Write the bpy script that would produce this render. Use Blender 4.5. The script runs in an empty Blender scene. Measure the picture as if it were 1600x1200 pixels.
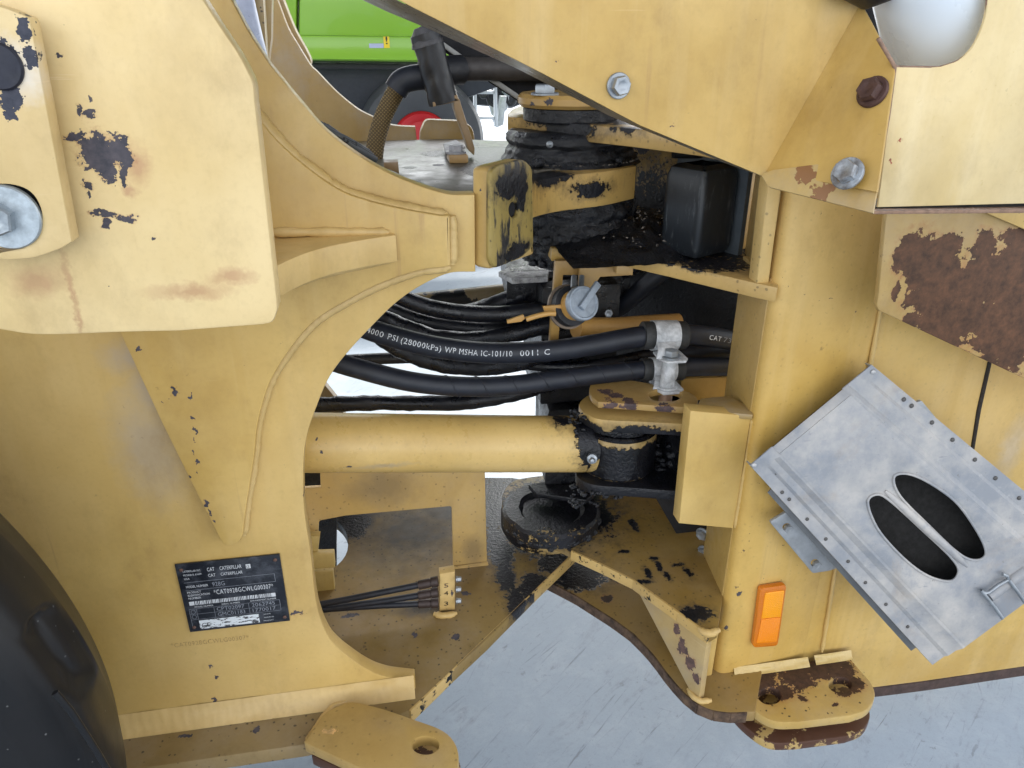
import bpy, bmesh, math, random
from math import radians, sin, cos, pi, tan
from mathutils import Vector as V, Matrix
from mathutils import noise as MN
from mathutils.geometry import delaunay_2d_cdt
random.seed(7)
SC = bpy.context.scene
COL = SC.collection

# ------------------------------------------------------------------ camera
FOC = 1155.0
CAMLOC = V((0, 0, 1.5))
PITCH, YAW = radians(25), radians(-10)
cd = bpy.data.cameras.new('camera')
cam = bpy.data.objects.new('camera', cd)
COL.objects.link(cam)
cam.location = CAMLOC
cam.rotation_euler = (pi/2 - PITCH, 0, YAW)
cd.sensor_width = 36
cd.lens = 36*FOC/1600
cd.clip_start = .05
cd.clip_end = 400
SC.camera = cam

# ------------------------------------------------------------------ light
SUN_EL, SUN_AZ = radians(48), radians(25)      # azimuth clockwise from +Y: beyond the machine, which stands in open shade under an unseen canopy
w = bpy.data.worlds.new('World'); SC.world = w
w.use_nodes = True
wn = w.node_tree
sky = wn.nodes.new('ShaderNodeTexSky')
sky.sky_type = 'NISHITA'
sky.sun_disc = False
sky.sun_elevation = SUN_EL
sky.sun_rotation = SUN_AZ
sky.air_density = 1.0
sky.dust_density = 1.5
sky.ozone_density = 1.0
hz = wn.nodes.new('ShaderNodeHueSaturation')          # thin high overcast: a paler blue all over
hz.inputs['Saturation'].default_value = .2
wn.links.new(sky.outputs[0], hz.inputs['Color'])
wn.links.new(hz.outputs[0], wn.nodes['Background'].inputs[0])
wn.nodes['Background'].inputs[1].default_value = .15
sl = bpy.data.lights.new('sun', 'SUN')
sun = bpy.data.objects.new('sun', sl); COL.objects.link(sun)
sl.energy = 1.7
sl.angle = radians(6)
sl.color = (1, .95, .88)
sd = V((sin(SUN_AZ)*cos(SUN_EL), cos(SUN_AZ)*cos(SUN_EL), sin(SUN_EL)))
sun.rotation_euler = sd.to_track_quat('Z', 'Y').to_euler()
SC.view_settings.view_transform = 'Standard'
SC.view_settings.look = 'None'
SC.view_settings.gamma = 1
SC.view_settings.exposure = 2.0
SC.cycles.max_bounces = 8
SC.cycles.diffuse_bounces = 4

# ------------------------------------------------------------------ picture <-> place
RM = Matrix.Rotation(YAW, 3, 'Z')
FW = RM @ V((0, cos(PITCH), -sin(PITCH)))
UP = RM @ V((0, sin(PITCH), cos(PITCH)))
RT = RM @ V((1, 0, 0))
def D(x, y): return FW + RT*((x-800)/FOC) - UP*((y-600)/FOC)
def PY(x, y, Y): d = D(x, y); return CAMLOC + d*(Y/d.y)
def PZ(x, y, Z): d = D(x, y); return CAMLOC + d*((Z-CAMLOC.z)/d.z)
def PN(x, y, o, n): d = D(x, y); return CAMLOC + d*(n.dot(o-CAMLOC)/n.dot(d))

# ------------------------------------------------------------------ material helpers
class NT:
    def __init__(s, name):
        s.m = bpy.data.materials.new(name); s.m.use_nodes = True
        s.t = s.m.node_tree; s.b = s.t.nodes['Principled BSDF']
        s.co = s.t.nodes.new('ShaderNodeTexCoord').outputs['Object']
    def n(s, typ, ins=None, **kw):
        nd = s.t.nodes.new(typ)
        for k, v in kw.items(): setattr(nd, k, v)
        for k, v in (ins or {}).items():
            if hasattr(v, 'links') and hasattr(v, 'is_output'): s.t.links.new(v, nd.inputs[k])
            else: nd.inputs[k].default_value = v
        return nd
    def math(s, op, a, b=0.0, c=0.0): return s.n('ShaderNodeMath', {0: a, 1: b, 2: c}, operation=op).outputs[0]
    def noise(s, scale, detail=4, rough=.55, vec=None, dist=0.0):
        return s.n('ShaderNodeTexNoise', {'Vector': vec or s.co, 'Scale': scale, 'Detail': detail, 'Roughness': rough, 'Distortion': dist}).outputs['Fac']
    def map(s, scale=(1, 1, 1), loc=(0, 0, 0), rot=(0, 0, 0)):
        return s.n('ShaderNodeMapping', {'Vector': s.co, 'Scale': scale, 'Location': loc, 'Rotation': rot}).outputs[0]
    def ramp(s, v, a, b, lo=0.0, hi=1.0):
        return s.n('ShaderNodeMapRange', {0: v, 1: a, 2: b, 3: lo, 4: hi}).outputs[0]
    def mix(s, f, a, b):
        nd = s.t.nodes.new('ShaderNodeMix'); nd.data_type = 'RGBA'
        for k, v in ((0, f), (6, a), (7, b)):
            if hasattr(v, 'is_output'): s.t.links.new(v, nd.inputs[k])
            else: nd.inputs[k].default_value = v if k == 0 else (*v, 1) if len(v) == 3 else v
        return nd.outputs[2]
    def mixf(s, f, a, b):
        return s.n('ShaderNodeMix', {0: f, 2: a, 3: b}, data_type='FLOAT').outputs[0]
    def set(s, key, v):
        if hasattr(v, 'is_output'): s.t.links.new(v, s.b.inputs[key])
        else: s.b.inputs[key].default_value = (*v, 1) if isinstance(v, tuple) and len(v) == 3 else v
    def bump(s, h, strength, dist=.002, nrm=None):
        ins = {'Height': h, 'Strength': strength, 'Distance': dist}
        if nrm: ins['Normal'] = nrm
        return s.n('ShaderNodeBump', ins).outputs[0]
    def warped(s):
        if getattr(s, 'cow', None) is None:
            v = s.co
            for sc, am in ((55.0, .020), (190.0, .010)):
                nz = s.n('ShaderNodeTexNoise', {'Vector': s.co, 'Scale': sc, 'Detail': 3.0, 'Roughness': .6}).outputs['Color']
                d = s.n('ShaderNodeVectorMath', {0: nz, 1: (.5, .5, .5)}, operation='SUBTRACT').outputs[0]
                d = s.n('ShaderNodeVectorMath', {0: d, 1: (am, am, am)}, operation='MULTIPLY').outputs[0]
                v = s.n('ShaderNodeVectorMath', {0: v, 1: d}, operation='ADD').outputs[0]
            s.cow = v
        return s.cow
    def blob(s, c, r):                      # normalised distance to a patch centre
        d = s.n('ShaderNodeVectorMath', {0: s.warped(), 1: tuple(c)}, operation='SUBTRACT').outputs[0]
        d = s.n('ShaderNodeVectorMath', {0: d, 1: tuple(1/k for k in r)}, operation='MULTIPLY').outputs[0]
        return s.n('ShaderNodeVectorMath', {0: d}, operation='LENGTH').outputs['Value']
    def blobs(s, L, nz, amp):
        v = None
        for c, r in L:
            x = s.blob(c, r)
            v = x if v is None else s.math('SMOOTH_MIN', v, x, .12)
        return s.math('ADD', v, s.math('MULTIPLY', s.math('SUBTRACT', nz, .5), amp))

CHIP = (.034, .034, .046)
RUST = (.085, .038, .022)
GREASE = (.0035, .004, .006)
YEL = (.66, .455, .15)

def pxY(L, Y, k=1.0):
    """patches given in picture coordinates on the plane at Y: (x, y, rx, ry)"""
    o = []
    for x, y, rx, ry in L:
        c = PY(x, y, Y); s = (c-CAMLOC).dot(FW)/FOC
        o.append((c, (rx*s*k, .06, ry*s*k*1.05)))
    return o
def pxZ(L, Z):
    o = []
    for x, y, rx, ry in L:
        c = PZ(x, y, Z); s = (c-CAMLOC).dot(FW)/FOC
        o.append((c, (rx*s, abs(PZ(x, y+ry, Z).y-PZ(x, y-ry, Z).y)/2, .03)))
    return o

def paint(name, base=YEL, grime=.42, chips=(), chipcol=CHIP, amp=1.3, nsc=38, grease=(), gamp=1.5, stain_tones=(), stain_tone_col=(.30, .17, .12), stm=.6,
          speck=.5, streak=.35, rough=.36, haze=.0, scuff=0.0, rand=0.0, randcol=RUST, randsc=30, halo=True, spat=0.0, wornsc=(120, 120, 14)):
    s = NT(name)
    big = s.noise(5.5, 5, .6)
    fine = s.noise(130, 3, .6)
    mid = s.noise(nsc, 7, .62)
    jag = s.math('ADD', s.math('MULTIPLY', mid, .58), s.math('MULTIPLY', s.noise(nsc*3.6, 5, .65), .42))
    fade = tuple(min(1, c*.9+.075) for c in base)
    deep = (base[0]*.80, base[1]*.74, base[2]*.60)
    c = s.mix(s.ramp(big, .35, .7), deep, base)
    c = s.mix(s.ramp(s.noise(2.2, 3, .5), .42, .68, 0, .6), c, fade)
    if streak:
        st = s.noise(1.0, 4, .55, vec=s.map((24, 24, 1.6)))
        c = s.mix(s.ramp(st, .52, .74, 0, streak), c, fade)
        st2 = s.noise(1.0, 3, .5, vec=s.map((33, 33, 1.2), (3.1, 1.7, .4)))
        c = s.mix(s.ramp(st2, .58, .72, 0, streak*.8), c, deep)
    c = s.mix(s.ramp(fine, .5, .85, 0, .18), c, (base[0]*.55, base[1]*.48, base[2]*.42))
    if haze: c = s.mix(s.ramp(s.noise(9, 6, .7), .45, .75, 0, haze), c, (.33, .30, .27))
    h = s.math('MULTIPLY', fine, .25)
    rg = s.ramp(mid, .3, .7, rough-.08, rough+.14)
    if stain_tones:
        b = s.blobs(stain_tones, s.noise(26, 6, .7), .9)
        m = s.ramp(b, .25, 1.15, stm, 0)
        c = s.mix(m, c, stain_tone_col)
    for rz, ph in ((.5, 1.0), (-.9, 4.0), (1.3, 8.0)):
        sx = s.noise(1.0, 2, .5, vec=s.map((6, 6, 210), (ph, 2*ph, ph), (0, rz, 0)))
        c = s.mix(s.math('MULTIPLY', s.ramp(sx, .735, .76, 0, .35), s.ramp(s.noise(6, 3, .6, vec=s.map((1, 1, 1), (ph, 0, ph))), .52, .64)), c, (min(1, base[0]*1.15), min(1, base[1]*1.22), min(1, base[2]*1.7)))
    gr = s.noise(4.2, 7, .7, vec=s.map((1.6, 1.6, 1), (5, 2, 7)))
    c = s.mix(s.ramp(gr, .47, .76, 0, grime), c, (base[0]*.50, base[1]*.46, base[2]*.44))
    g2 = s.noise(17, 7, .72, vec=s.map((1, 1, .6), (2, 9, 4)))
    c = s.mix(s.math('MULTIPLY', s.ramp(g2, .52, .66, 0, .5*grime), s.ramp(gr, .44, .60)), c, (base[0]*.42, base[1]*.36, base[2]*.32))
    if streak:
        rn = s.noise(1.0, 5, .6, vec=s.map((70, 70, 2.2), (1, 8, 2)))
        c = s.mix(s.math('MULTIPLY', s.ramp(rn, .62, .72, 0, .55), s.ramp(s.noise(5, 3, .5), .5, .62)), c, (.36, .21, .09))
    if speck:
        wob = s.n('ShaderNodeTexNoise', {'Vector': s.co, 'Scale': 150.0, 'Detail': 3.0})
        vv = s.n('ShaderNodeVectorMath', {0: wob.outputs['Color'], 1: (.02, .02, .02)}, operation='MULTIPLY').outputs[0]
        vv = s.n('ShaderNodeVectorMath', {0: s.co, 1: vv}, operation='ADD').outputs[0]
        for sc_, thr, ad in ((38.0, .80, (.10, .10, .10)), (75.0, .74, (.5, .2, .1))):
            vo = s.n('ShaderNodeTexVoronoi', {'Vector': vv, 'Scale': sc_, 'Randomness': 1.0})
            sep = s.n('ShaderNodeSeparateColor', {0: vo.outputs['Color']})
            sp = s.math('SUBTRACT', s.ramp(sep.outputs[1], 0, 1, .02, .13), vo.outputs['Distance'])
            sel = s.math('MULTIPLY', s.ramp(sep.outputs[0], thr, thr+.02), s.ramp(s.noise(2.7, 3, .6), .42, .60))
            c = s.mix(s.math('MULTIPLY', s.math('MULTIPLY', s.ramp(sp, 0, .025), sel), speck), c, (.06, .038, .03))
        sv_ = s.noise(1.0, 4, .6, vec=s.map((60, 60, 260), (0, 0, 0), (0, .6, 0)))
        c = s.mix(s.math('MULTIPLY', s.ramp(sv_, .74, .77, 0, .6*speck), s.ramp(s.noise(3.7, 3), .5, .6)), c, (.12, .09, .06))
    if spat:
        vo = s.n('ShaderNodeTexVoronoi', {'Vector': s.map((1, 1, 1)), 'Scale': 110.0})
        sel = s.ramp(s.n('ShaderNodeSeparateColor', {0: vo.outputs['Color']}).outputs[0], .70, .74)
        dd = s.math('ADD', vo.outputs['Distance'], s.math('MULTIPLY', s.noise(260, 2), .5))
        c = s.mix(s.math('MULTIPLY', s.math('MULTIPLY', s.ramp(dd, .42, .52, 1, 0), sel), spat), c, (.03, .024, .02))
    if scuff:
        wv = s.noise(1.0, 6, .7, vec=s.map(wornsc))
        m = s.ramp(s.math('ADD', wv, s.math('MULTIPLY', s.math('SUBTRACT', s.noise(10, 4, .6), .5), 1.1)), .52, .64, 0, scuff)
        c = s.mix(m, c, (.02, .02, .022)); h = s.math('SUBTRACT', h, s.math('MULTIPLY', m, .6))
    rnd = None
    if rand:
        rnd = s.ramp(s.math('ADD', s.noise(randsc, 8, .65), s.math('MULTIPLY', s.math('SUBTRACT', s.noise(6, 3), .5), .5)), rand, rand+.012)
        c = s.mix(rnd, c, randcol); h = s.math('SUBTRACT', h, rnd)
    if chips:
        b = s.blobs(chips, jag, amp*2.6)
        if halo:
            c = s.mix(s.math('MULTIPLY', s.ramp(b, .95, 1.4, 1, 0), s.ramp(s.noise(60, 5, .7), .42, .62, 0, .75)), c, (.36, .15, .06))
        m = s.ramp(b, .98, 1.0, 1, 0)
        cc = s.mix(s.ramp(s.noise(70, 6, .7), .35, .68), chipcol, (chipcol[0]*2.6+.008, chipcol[1]*2.2+.008, chipcol[2]*1.9+.006))
        c = s.mix(m, c, cc)
        h = s.math('SUBTRACT', h, s.math('MULTIPLY', m, 1.2))
        rg = s.mixf(m, rg, .62)
    nb = s.bump(h, .5, .0012)
    if grease:
        b = s.blobs(grease, s.math('ADD', s.math('MULTIPLY', s.noise(48, 7, .68), .55), s.math('MULTIPLY', s.noise(150, 5, .65), .45)), gamp*1.7)
        m = s.ramp(b, .97, 1.03, 1, 0)
        sm = s.ramp(b, .95, 1.75, .75, 0)
        c = s.mix(s.math('MULTIPLY', sm, s.ramp(s.noise(20, 6, .7), .3, .6)), c, (.035, .03, .028))
        c = s.mix(m, c, s.mix(s.ramp(s.noise(14, 4), .4, .75), GREASE, (.014, .014, .019)))
        rg = s.mixf(m, rg, .38)
        nb = s.bump(s.math('ADD', s.math('MULTIPLY', m, .9), s.math('MULTIPLY', m, s.noise(150, 5, .6))), .8, .003, nb)
    lg = s.noise(7, 2, .5)
    nb = s.bump(lg, .10, .02, nb)
    s.set('Base Color', c); s.set('Roughness', rg); s.set('Normal', nb)
    s.set('Specular IOR Level', .45)
    return s.m

def plain(name, col, rough=.5, metal=0.0, var=.25, sc=30, bump=.2, bsc=160, spec=.5, col2=None):
    s = NT(name)
    a = tuple(c*(1-var) for c in col)
    c = s.mix(s.ramp(s.noise(sc, 6, .65), .32, .68), a, col2 or col)
    s.set('Base Color', c); s.set('Metallic', metal); s.set('Specular IOR Level', spec)
    s.set('Roughness', s.ramp(s.noise(sc*1.7, 4, .6), .3, .7, max(.05, rough-.1), min(1, rough+.12)))
    if bump: s.set('Normal', s.bump(s.noise(bsc, 5, .6), bump, .0015))
    return s.m

def grease_mat(name, col=GREASE, rough=.34, lump=.9, sc=55):
    s = NT(name)
    n1 = s.noise(sc, 7, .68, dist=.4)
    c = s.mix(s.ramp(s.noise(13, 5, .6), .4, .72), col, tuple(k*2.2+.002 for k in col))
    c = s.mix(s.ramp(s.noise(34, 6, .7), .62, .72, 0, .55), c, (.075, .055, .04))
    s.set('Base Color', c)
    s.set('Roughness', s.ramp(s.noise(24, 4, .6), .35, .65, rough-.16, rough+.25))
    nb = s.bump(n1, lump, .006)
    s.set('Normal', s.bump(s.noise(260, 3, .6), .35, .0012, nb))
    s.set('Specular IOR Level', .55)
    return s.m

def rust_mat(name, chips, amp=1.2):
    return None

# ------------------------------------------------------------------ geometry helpers
def S(pts, n=7, closed=False):
    pts = [V((p[0], p[1], p[2] if len(p) > 2 else 0)) for p in pts]
    out = []
    N = len(pts)
    rng = range(N) if closed else range(N-1)
    for i in rng:
        if closed: p0, p1, p2, p3 = pts[(i-1) % N], pts[i], pts[(i+1) % N], pts[(i+2) % N]
        else:
            p1, p2 = pts[i], pts[i+1]
            p0 = pts[i-1] if i else p1*2-p2
            p3 = pts[i+2] if i+2 < N else p2*2-p1
        for k in range(n):
            t = k/n
            out.append(.5*((2*p1)+(p2-p0)*t+(2*p0-5*p1+4*p2-p3)*t*t+(3*p1-p0-3*p2+p3)*t**3))
    if not closed: out.append(pts[-1])
    return out

def F(pts, seg=5):
    """closed polygon; a vertex (x, y, r) gets its corner rounded with r"""
    N = len(pts); out = []
    for i, p in enumerate(pts):
        q = V((p[0], p[1]))
        r = p[2] if len(p) > 2 else 0
        if not r: out.append(q); continue
        a = V(pts[i-1][:2]); b = V(pts[(i+1) % N][:2])
        da, db = a-q, b-q
        ra = min(r, da.length*.5); rb = min(r, db.length*.5)
        A = q+da.normalized()*ra; B = q+db.normalized()*rb
        for k in range(seg+1):
            t = k/seg
            out.append(A*(1-t)**2+q*2*t*(1-t)+B*t*t)
    return out

def circ(x, y, rx, ry=None, n=28):
    ry = ry or rx
    return [V((x+rx*cos(2*pi*k/n), y+ry*sin(2*pi*k/n))) for k in range(n)]

def link(name, me, mat, parent=None):
    o = bpy.data.objects.new(name, me)
    COL.objects.link(o)
    if mat: me.materials.append(mat)
    if parent is not None: attach(o, parent)
    return o
def attach(o, parent):
    o.parent = parent
    loc = parent['_w'] if '_w' in parent else (0, 0, 0)
    o.matrix_parent_inverse = Matrix.Translation(-V(loc))

def mesh(name, vs, fs, mat, parent=None, smooth=True, ang=38, flat=()):
    me = bpy.data.meshes.new(name)
    me.from_pydata([tuple(v) for v in vs], [], fs)
    sm = [smooth]*len(fs)
    for i in flat: sm[i] = False
    me.polygons.foreach_set('use_smooth', sm)
    me.update()
    if smooth: me.set_sharp_from_angle(angle=radians(ang))
    return link(name, me, mat, parent)

def plane_of(plane):
    k = plane[0]
    if k == 'Y': return V((0, plane[1], 0)), V((0, -1, 0))
    if k == 'Z': return V((0, 0, plane[1])), V((0, 0, 1))
    return V(plane[1]), V(plane[2]).normalized()

def plate(name, outer, plane, th, mat, parent=None, bev=.002, holes=(), world=False):
    """thick plate: its outline lies on a plane of the place, thickness goes away from the viewer"""
    o, n = plane_of(plane)
    e1 = V((0, 0, 1)).cross(n)
    if e1.length < .2: e1 = V((1, 0, 0))
    e1.normalize(); e2 = n.cross(e1)
    loops = []
    for li, L in enumerate([outer]+list(holes)):
        pts = []
        for p in L:
            P = V(p) if world else PN(p[0], p[1], o, n)
            q = V(((P-o).dot(e1), (P-o).dot(e2)))
            if not pts or (q-pts[-1]).length > 1e-5: pts.append(q)
        if (pts[0]-pts[-1]).length < 1e-5: pts.pop()
        A = sum(pts[i-1].x*pts[i].y-pts[i].x*pts[i-1].y for i in range(len(pts)))
        if (A > 0) != (li == 0): pts.reverse()
        loops.append(pts)
    def inset(pts, b):
        out = []
        N = len(pts)
        for i in range(N):
            d1 = (pts[i]-pts[i-1]); d2 = (pts[(i+1) % N]-pts[i])
            d1.normalize(); d2.normalize()
            n1 = V((-d1.y, d1.x)); n2 = V((-d2.y, d2.x))
            k = max(.35, 1+n1.dot(n2))
            out.append(pts[i]+(n1+n2)*(b/k))
        return out
    b = min(bev, th*.45)
    rings = [(b, 0), (.29*b, .29*b), (0, b), (0, th-b), (.29*b, th-.29*b), (b, th)]
    vs, fs, flat = [], [], []
    start = []
    for pts in loops:
        base = len(vs); start.append(base); N = len(pts)
        for ins, dep in rings:
            for q in (inset(pts, ins) if ins else pts):
                vs.append(o+e1*q.x+e2*q.y-n*dep)
        for r in range(len(rings)-1):
            for i in range(N):
                j = (i+1) % N
                fs.append((base+r*N+i, base+(r+1)*N+i, base+(r+1)*N+j, base+r*N+j))
    capl = [inset(pts, b) for pts in loops]
    idx, fv, fe = [], [], []
    for li, pts in enumerate(loops):
        n0 = len(fv); N = len(pts)
        idx += [(start[li]+i, start[li]+5*N+i) for i in range(N)]
        fv += capl[li]; fe += [(n0+i, n0+(i+1) % N) for i in range(N)]
    cv, _, cf, ov, _, _ = delaunay_2d_cdt(fv, fe, [], 1 if len(loops) == 1 else 0, 1e-7)
    def inside(p):
        r = False
        for L in capl:
            for i in range(len(L)):
                A_, B_ = L[i-1], L[i]
                if (A_.y > p.y) != (B_.y > p.y) and p.x < (B_.x-A_.x)*(p.y-A_.y)/(B_.y-A_.y)+A_.x: r = not r
        return r
    tris = []
    for t in cf:
        if len(t) < 3: continue
        c_ = sum((cv[i] for i in t), V((0, 0)))/len(t)
        if inside(c_) and all(ov[i] for i in t): tris.append([ov[i][0] for i in t])
    for t in tris:
        a, c, d = (vs[idx[k][0]] for k in t)
        nn = (c-a).cross(d-a)
        t = tuple(t) if nn.dot(n) > 0 else tuple(reversed(t))
        flat.append(len(fs)); fs.append(tuple(idx[k][0] for k in t))
        flat.append(len(fs)); fs.append(tuple(idx[k][1] for k in reversed(t)))
    return mesh(name, vs, fs, mat, parent, flat=flat)

def prism(name, plan, z0, z1, mat, parent=None, bev=.002):
    return plate(name, [V((p[0], p[1], z1)) for p in plan], ('Z', z1), z1-z0, mat, parent, bev, world=True)

def frames(pts):
    T = []
    for i in range(len(pts)):
        t = pts[min(i+1, len(pts)-1)]-pts[max(i-1, 0)]
        T.append(t.normalized())
    n = T[0].orthogonal().normalized()
    Ns = [n]
    for i in range(1, len(pts)):
        n = (n-T[i]*n.dot(T[i])); n.normalize(); Ns.append(n)
    return T, Ns

def tube(name, pts, r, mat, parent=None, seg=16, cap=True, jit=0.0, jsc=30, sq=1.0):
    pts = [V(p) for p in pts]
    T, Ns = frames(pts)
    vs, fs = [], []
    for i, p in enumerate(pts):
        rr = r[i] if isinstance(r, (list, tuple)) else r
        Bn = T[i].cross(Ns[i])
        for k in range(seg):
            a = 2*pi*k/seg
            d = Ns[i]*cos(a)+Bn*sin(a)*sq
            q = p+d*rr
            if jit: q = q+d*MN.noise(q*jsc)*jit
            vs.append(q)
    for i in range(len(pts)-1):
        for k in range(seg):
            k2 = (k+1) % seg
            fs.append((i*seg+k, i*seg+k2, (i+1)*seg+k2, (i+1)*seg+k))
    fl = []
    if cap:
        fl = [len(fs), len(fs)+1]
        fs.append(tuple(reversed(range(seg)))); fs.append(tuple(range((len(pts)-1)*seg, len(pts)*seg)))
    return mesh(name, vs, fs, mat, parent, flat=fl, ang=50)

def resample(pts, step):
    pts = [V(p) for p in pts]
    out = [pts[0].copy()]; acc = 0
    for i in range(1, len(pts)):
        a, b = pts[i-1], pts[i]; L = (b-a).length
        if L < 1e-9: continue
        t = step-acc
        while t <= L:
            out.append(a.lerp(b, t/L)); t += step
        acc = L-(t-step)
    return out

def weld(pts, r, mat, parent, name='weld_bead', ripple=.16):
    p = resample(pts, .0035)
    if len(p) < 3: p = [V(q) for q in pts]
    rs = []
    ph = random.random()*9
    for i, q in enumerate(p):
        k = r*(1+ripple*abs(sin(i*.9+ph))*.6+.22*MN.noise(q*35)+.1*MN.noise(q*120))
        if i < 2 or i > len(p)-3: k *= .65
        rs.append(k)
    return tube(name, p, rs, mat, parent, seg=10, jit=r*.10, jsc=140)

def lathe(name, prof, o, axis, mat, parent=None, seg=48, jit=0.0, jsc=25, ang=35, a0=0, a1=2*pi, joff=0.0):
    o = V(o); ax = V(axis).normalized()
    e1 = ax.orthogonal().normalized(); e2 = ax.cross(e1)
    vs, fs = [], []
    full = abs(a1-a0-2*pi) < 1e-6
    ns = seg if full else seg+1
    for r, h in prof:
        for k in range(ns):
            a = a0+(a1-a0)*k/seg
            d = e1*cos(a)+e2*sin(a)
            q = o+ax*h+d*r
            if jit:
                m = MN.fractal(q*jsc+V((joff, 0, 0)), 1, 2, 4)
                q = q+d*m*jit+ax*MN.noise(q*jsc*1.3+V((9, 3, joff)))*jit*.5
            vs.append(q)
    for i in range(len(prof)-1):
        for k in range(seg):
            k2 = (k+1) % ns
            fs.append((i*ns+k, i*ns+k2, (i+1)*ns+k2, (i+1)*ns+k))
    flat = []
    if full:
        if prof[-1][0] > 1e-5: flat.append(len(fs)); fs.append(tuple(range((len(prof)-1)*ns, len(prof)*ns)))
        if prof[0][0] > 1e-5: flat.append(len(fs)); fs.append(tuple(reversed(range(ns))))
    return mesh(name, vs, fs, mat, parent, ang=ang, flat=flat)

def cylz(name, x, y, z0, z1, r, mat, parent=None, bev=.003, seg=56, jit=0.0, jsc=25, rings=2):
    prof = [(0.0001, z0), (r-bev, z0), (r, z0+bev)]
    for k in range(1, rings): prof.append((r, z0+bev+(z1-z0-2*bev)*k/rings))
    prof += [(r, z1-bev), (r-bev, z1), (0.0001, z1)]
    return lathe(name, prof, (x, y, 0), (0, 0, 1), mat, parent, seg, jit, jsc)

def hexmesh(r, h, wr, wh):
    """hex head on a flange, axis +Z, base at 0"""
    vs, fs, flat = [], [], []
    n = 24
    if wr:
        for rr, z in ((wr, 0), (wr, wh*.7), (wr*.94, wh), (r*.9, wh)):
            for k in range(n): vs.append((rr*cos(2*pi*k/n), rr*sin(2*pi*k/n), z))
        for i in range(3):
            for k in range(n):
                k2 = (k+1) % n; fs.append((i*n+k, i*n+k2, (i+1)*n+k2, (i+1)*n+k))
    b = len(vs)
    for rr, z in ((r, wh), (r, h*.86), (r*.9, h), (r*.55, h), (r*.5, h*.97)):
        for k in range(6): vs.append((rr*cos(pi*k/3), rr*sin(pi*k/3), z))
    for i in range(4):
        for k in range(6):
            k2 = (k+1) % 6; flat.append(len(fs)); fs.append((b+i*6+k, b+i*6+k2, b+(i+1)*6+k2, b+(i+1)*6+k))
    flat.append(len(fs)); fs.append(tuple(range(b+24, b+30)))
    me = bpy.data.meshes.new('bolt'); me.from_pydata(vs, [], fs)
    sm = [True]*len(fs)
    for i in flat: sm[i] = False
    me.polygons.foreach_set('use_smooth', sm); me.update(); me.set_sharp_from_angle(angle=radians(40))
    return me
def put(name, me, loc, axis, mat, parent, roll=0.0, sc=1.0):
    if mat.name not in [m.name for m in me.materials if m]:
        me = me.copy(); me.materials.clear(); me.materials.append(mat)
    o = bpy.data.objects.new(name, me); COL.objects.link(o)
    q = V(axis).to_track_quat('Z', 'Y').to_matrix().to_4x4() @ Matrix.Rotation(roll, 4, 'Z')
    o.matrix_world = Matrix.Translation(V(loc)) @ q @ Matrix.Scale(sc, 4)
    if parent is not None: attach(o, parent)
    return o

def thing(name, label, cat, loc, group=None):
    o = bpy.data.objects.new(name, None); COL.objects.link(o)
    o.empty_display_size = .05
    o.location = V(loc); o['_w'] = tuple(V(loc))
    o['label'] = label; o['category'] = cat
    if group: o['group'] = group
    return o
def tag(o, label, cat, group=None):
    o['label'] = label; o['category'] = cat
    if group: o['group'] = group
    return o

def text_geo(s, size, space=1.0):
    cu = bpy.data.curves.new('t', 'FONT'); cu.body = s; cu.size = size; cu.space_character = space
    cu.resolution_u = 2
    ob = bpy.data.objects.new('t', cu); COL.objects.link(ob)
    dg = bpy.context.evaluated_depsgraph_get()
    ev = ob.evaluated_get(dg); me = ev.to_mesh()
    vs = [v.co.copy() for v in me.vertices]; fs = [tuple(p.vertices) for p in me.polygons]
    ev.to_mesh_clear()
    bpy.data.objects.remove(ob); bpy.data.curves.remove(cu)
    return vs, fs
class Deco:
    """flat print collected into one mesh on a plane: origin o, axes ex, ey, lift n"""
    def __init__(s, o, ex, ey, lift=.0005):
        s.o, s.ex, s.ey = V(o), V(ex), V(ey); s.n = s.ex.cross(s.ey).normalized()*lift; s.vs, s.fs = [], []
    def at(s, x, y): return s.o+s.ex*x+s.ey*y+s.n
    def text(s, t, x, y, h, width=None, space=1.0):
        vs, fs = text_geo(t, h/.72, space)
        if not vs: return
        x0 = min(v.x for v in vs); x1 = max(v.x for v in vs)
        k = width/(x1-x0) if width else 1
        b = len(s.vs)
        s.vs += [s.at(x+(v.x-x0)*k, y+v.y) for v in vs]
        s.fs += [tuple(b+i for i in f) for f in fs]
    def rect(s, x0, y0, x1, y1):
        b = len(s.vs)
        s.vs += [s.at(x0, y0), s.at(x1, y0), s.at(x1, y1), s.at(x0, y1)]; s.fs.append((b, b+1, b+2, b+3))
    def line(s, x0, y0, x1, y1, w):
        d = V((x1-x0, y1-y0)); d.normalize(); p = V((-d.y, d.x))*w/2
        b = len(s.vs)
        s.vs += [s.at(x0+p.x, y0+p.y), s.at(x0-p.x, y0-p.y), s.at(x1-p.x, y1-p.y), s.at(x1+p.x, y1+p.y)]; s.fs.append((b, b+1, b+2, b+3))
    def build(s, name, mat, parent): return mesh(name, s.vs, s.fs, mat, parent, smooth=False)

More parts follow.
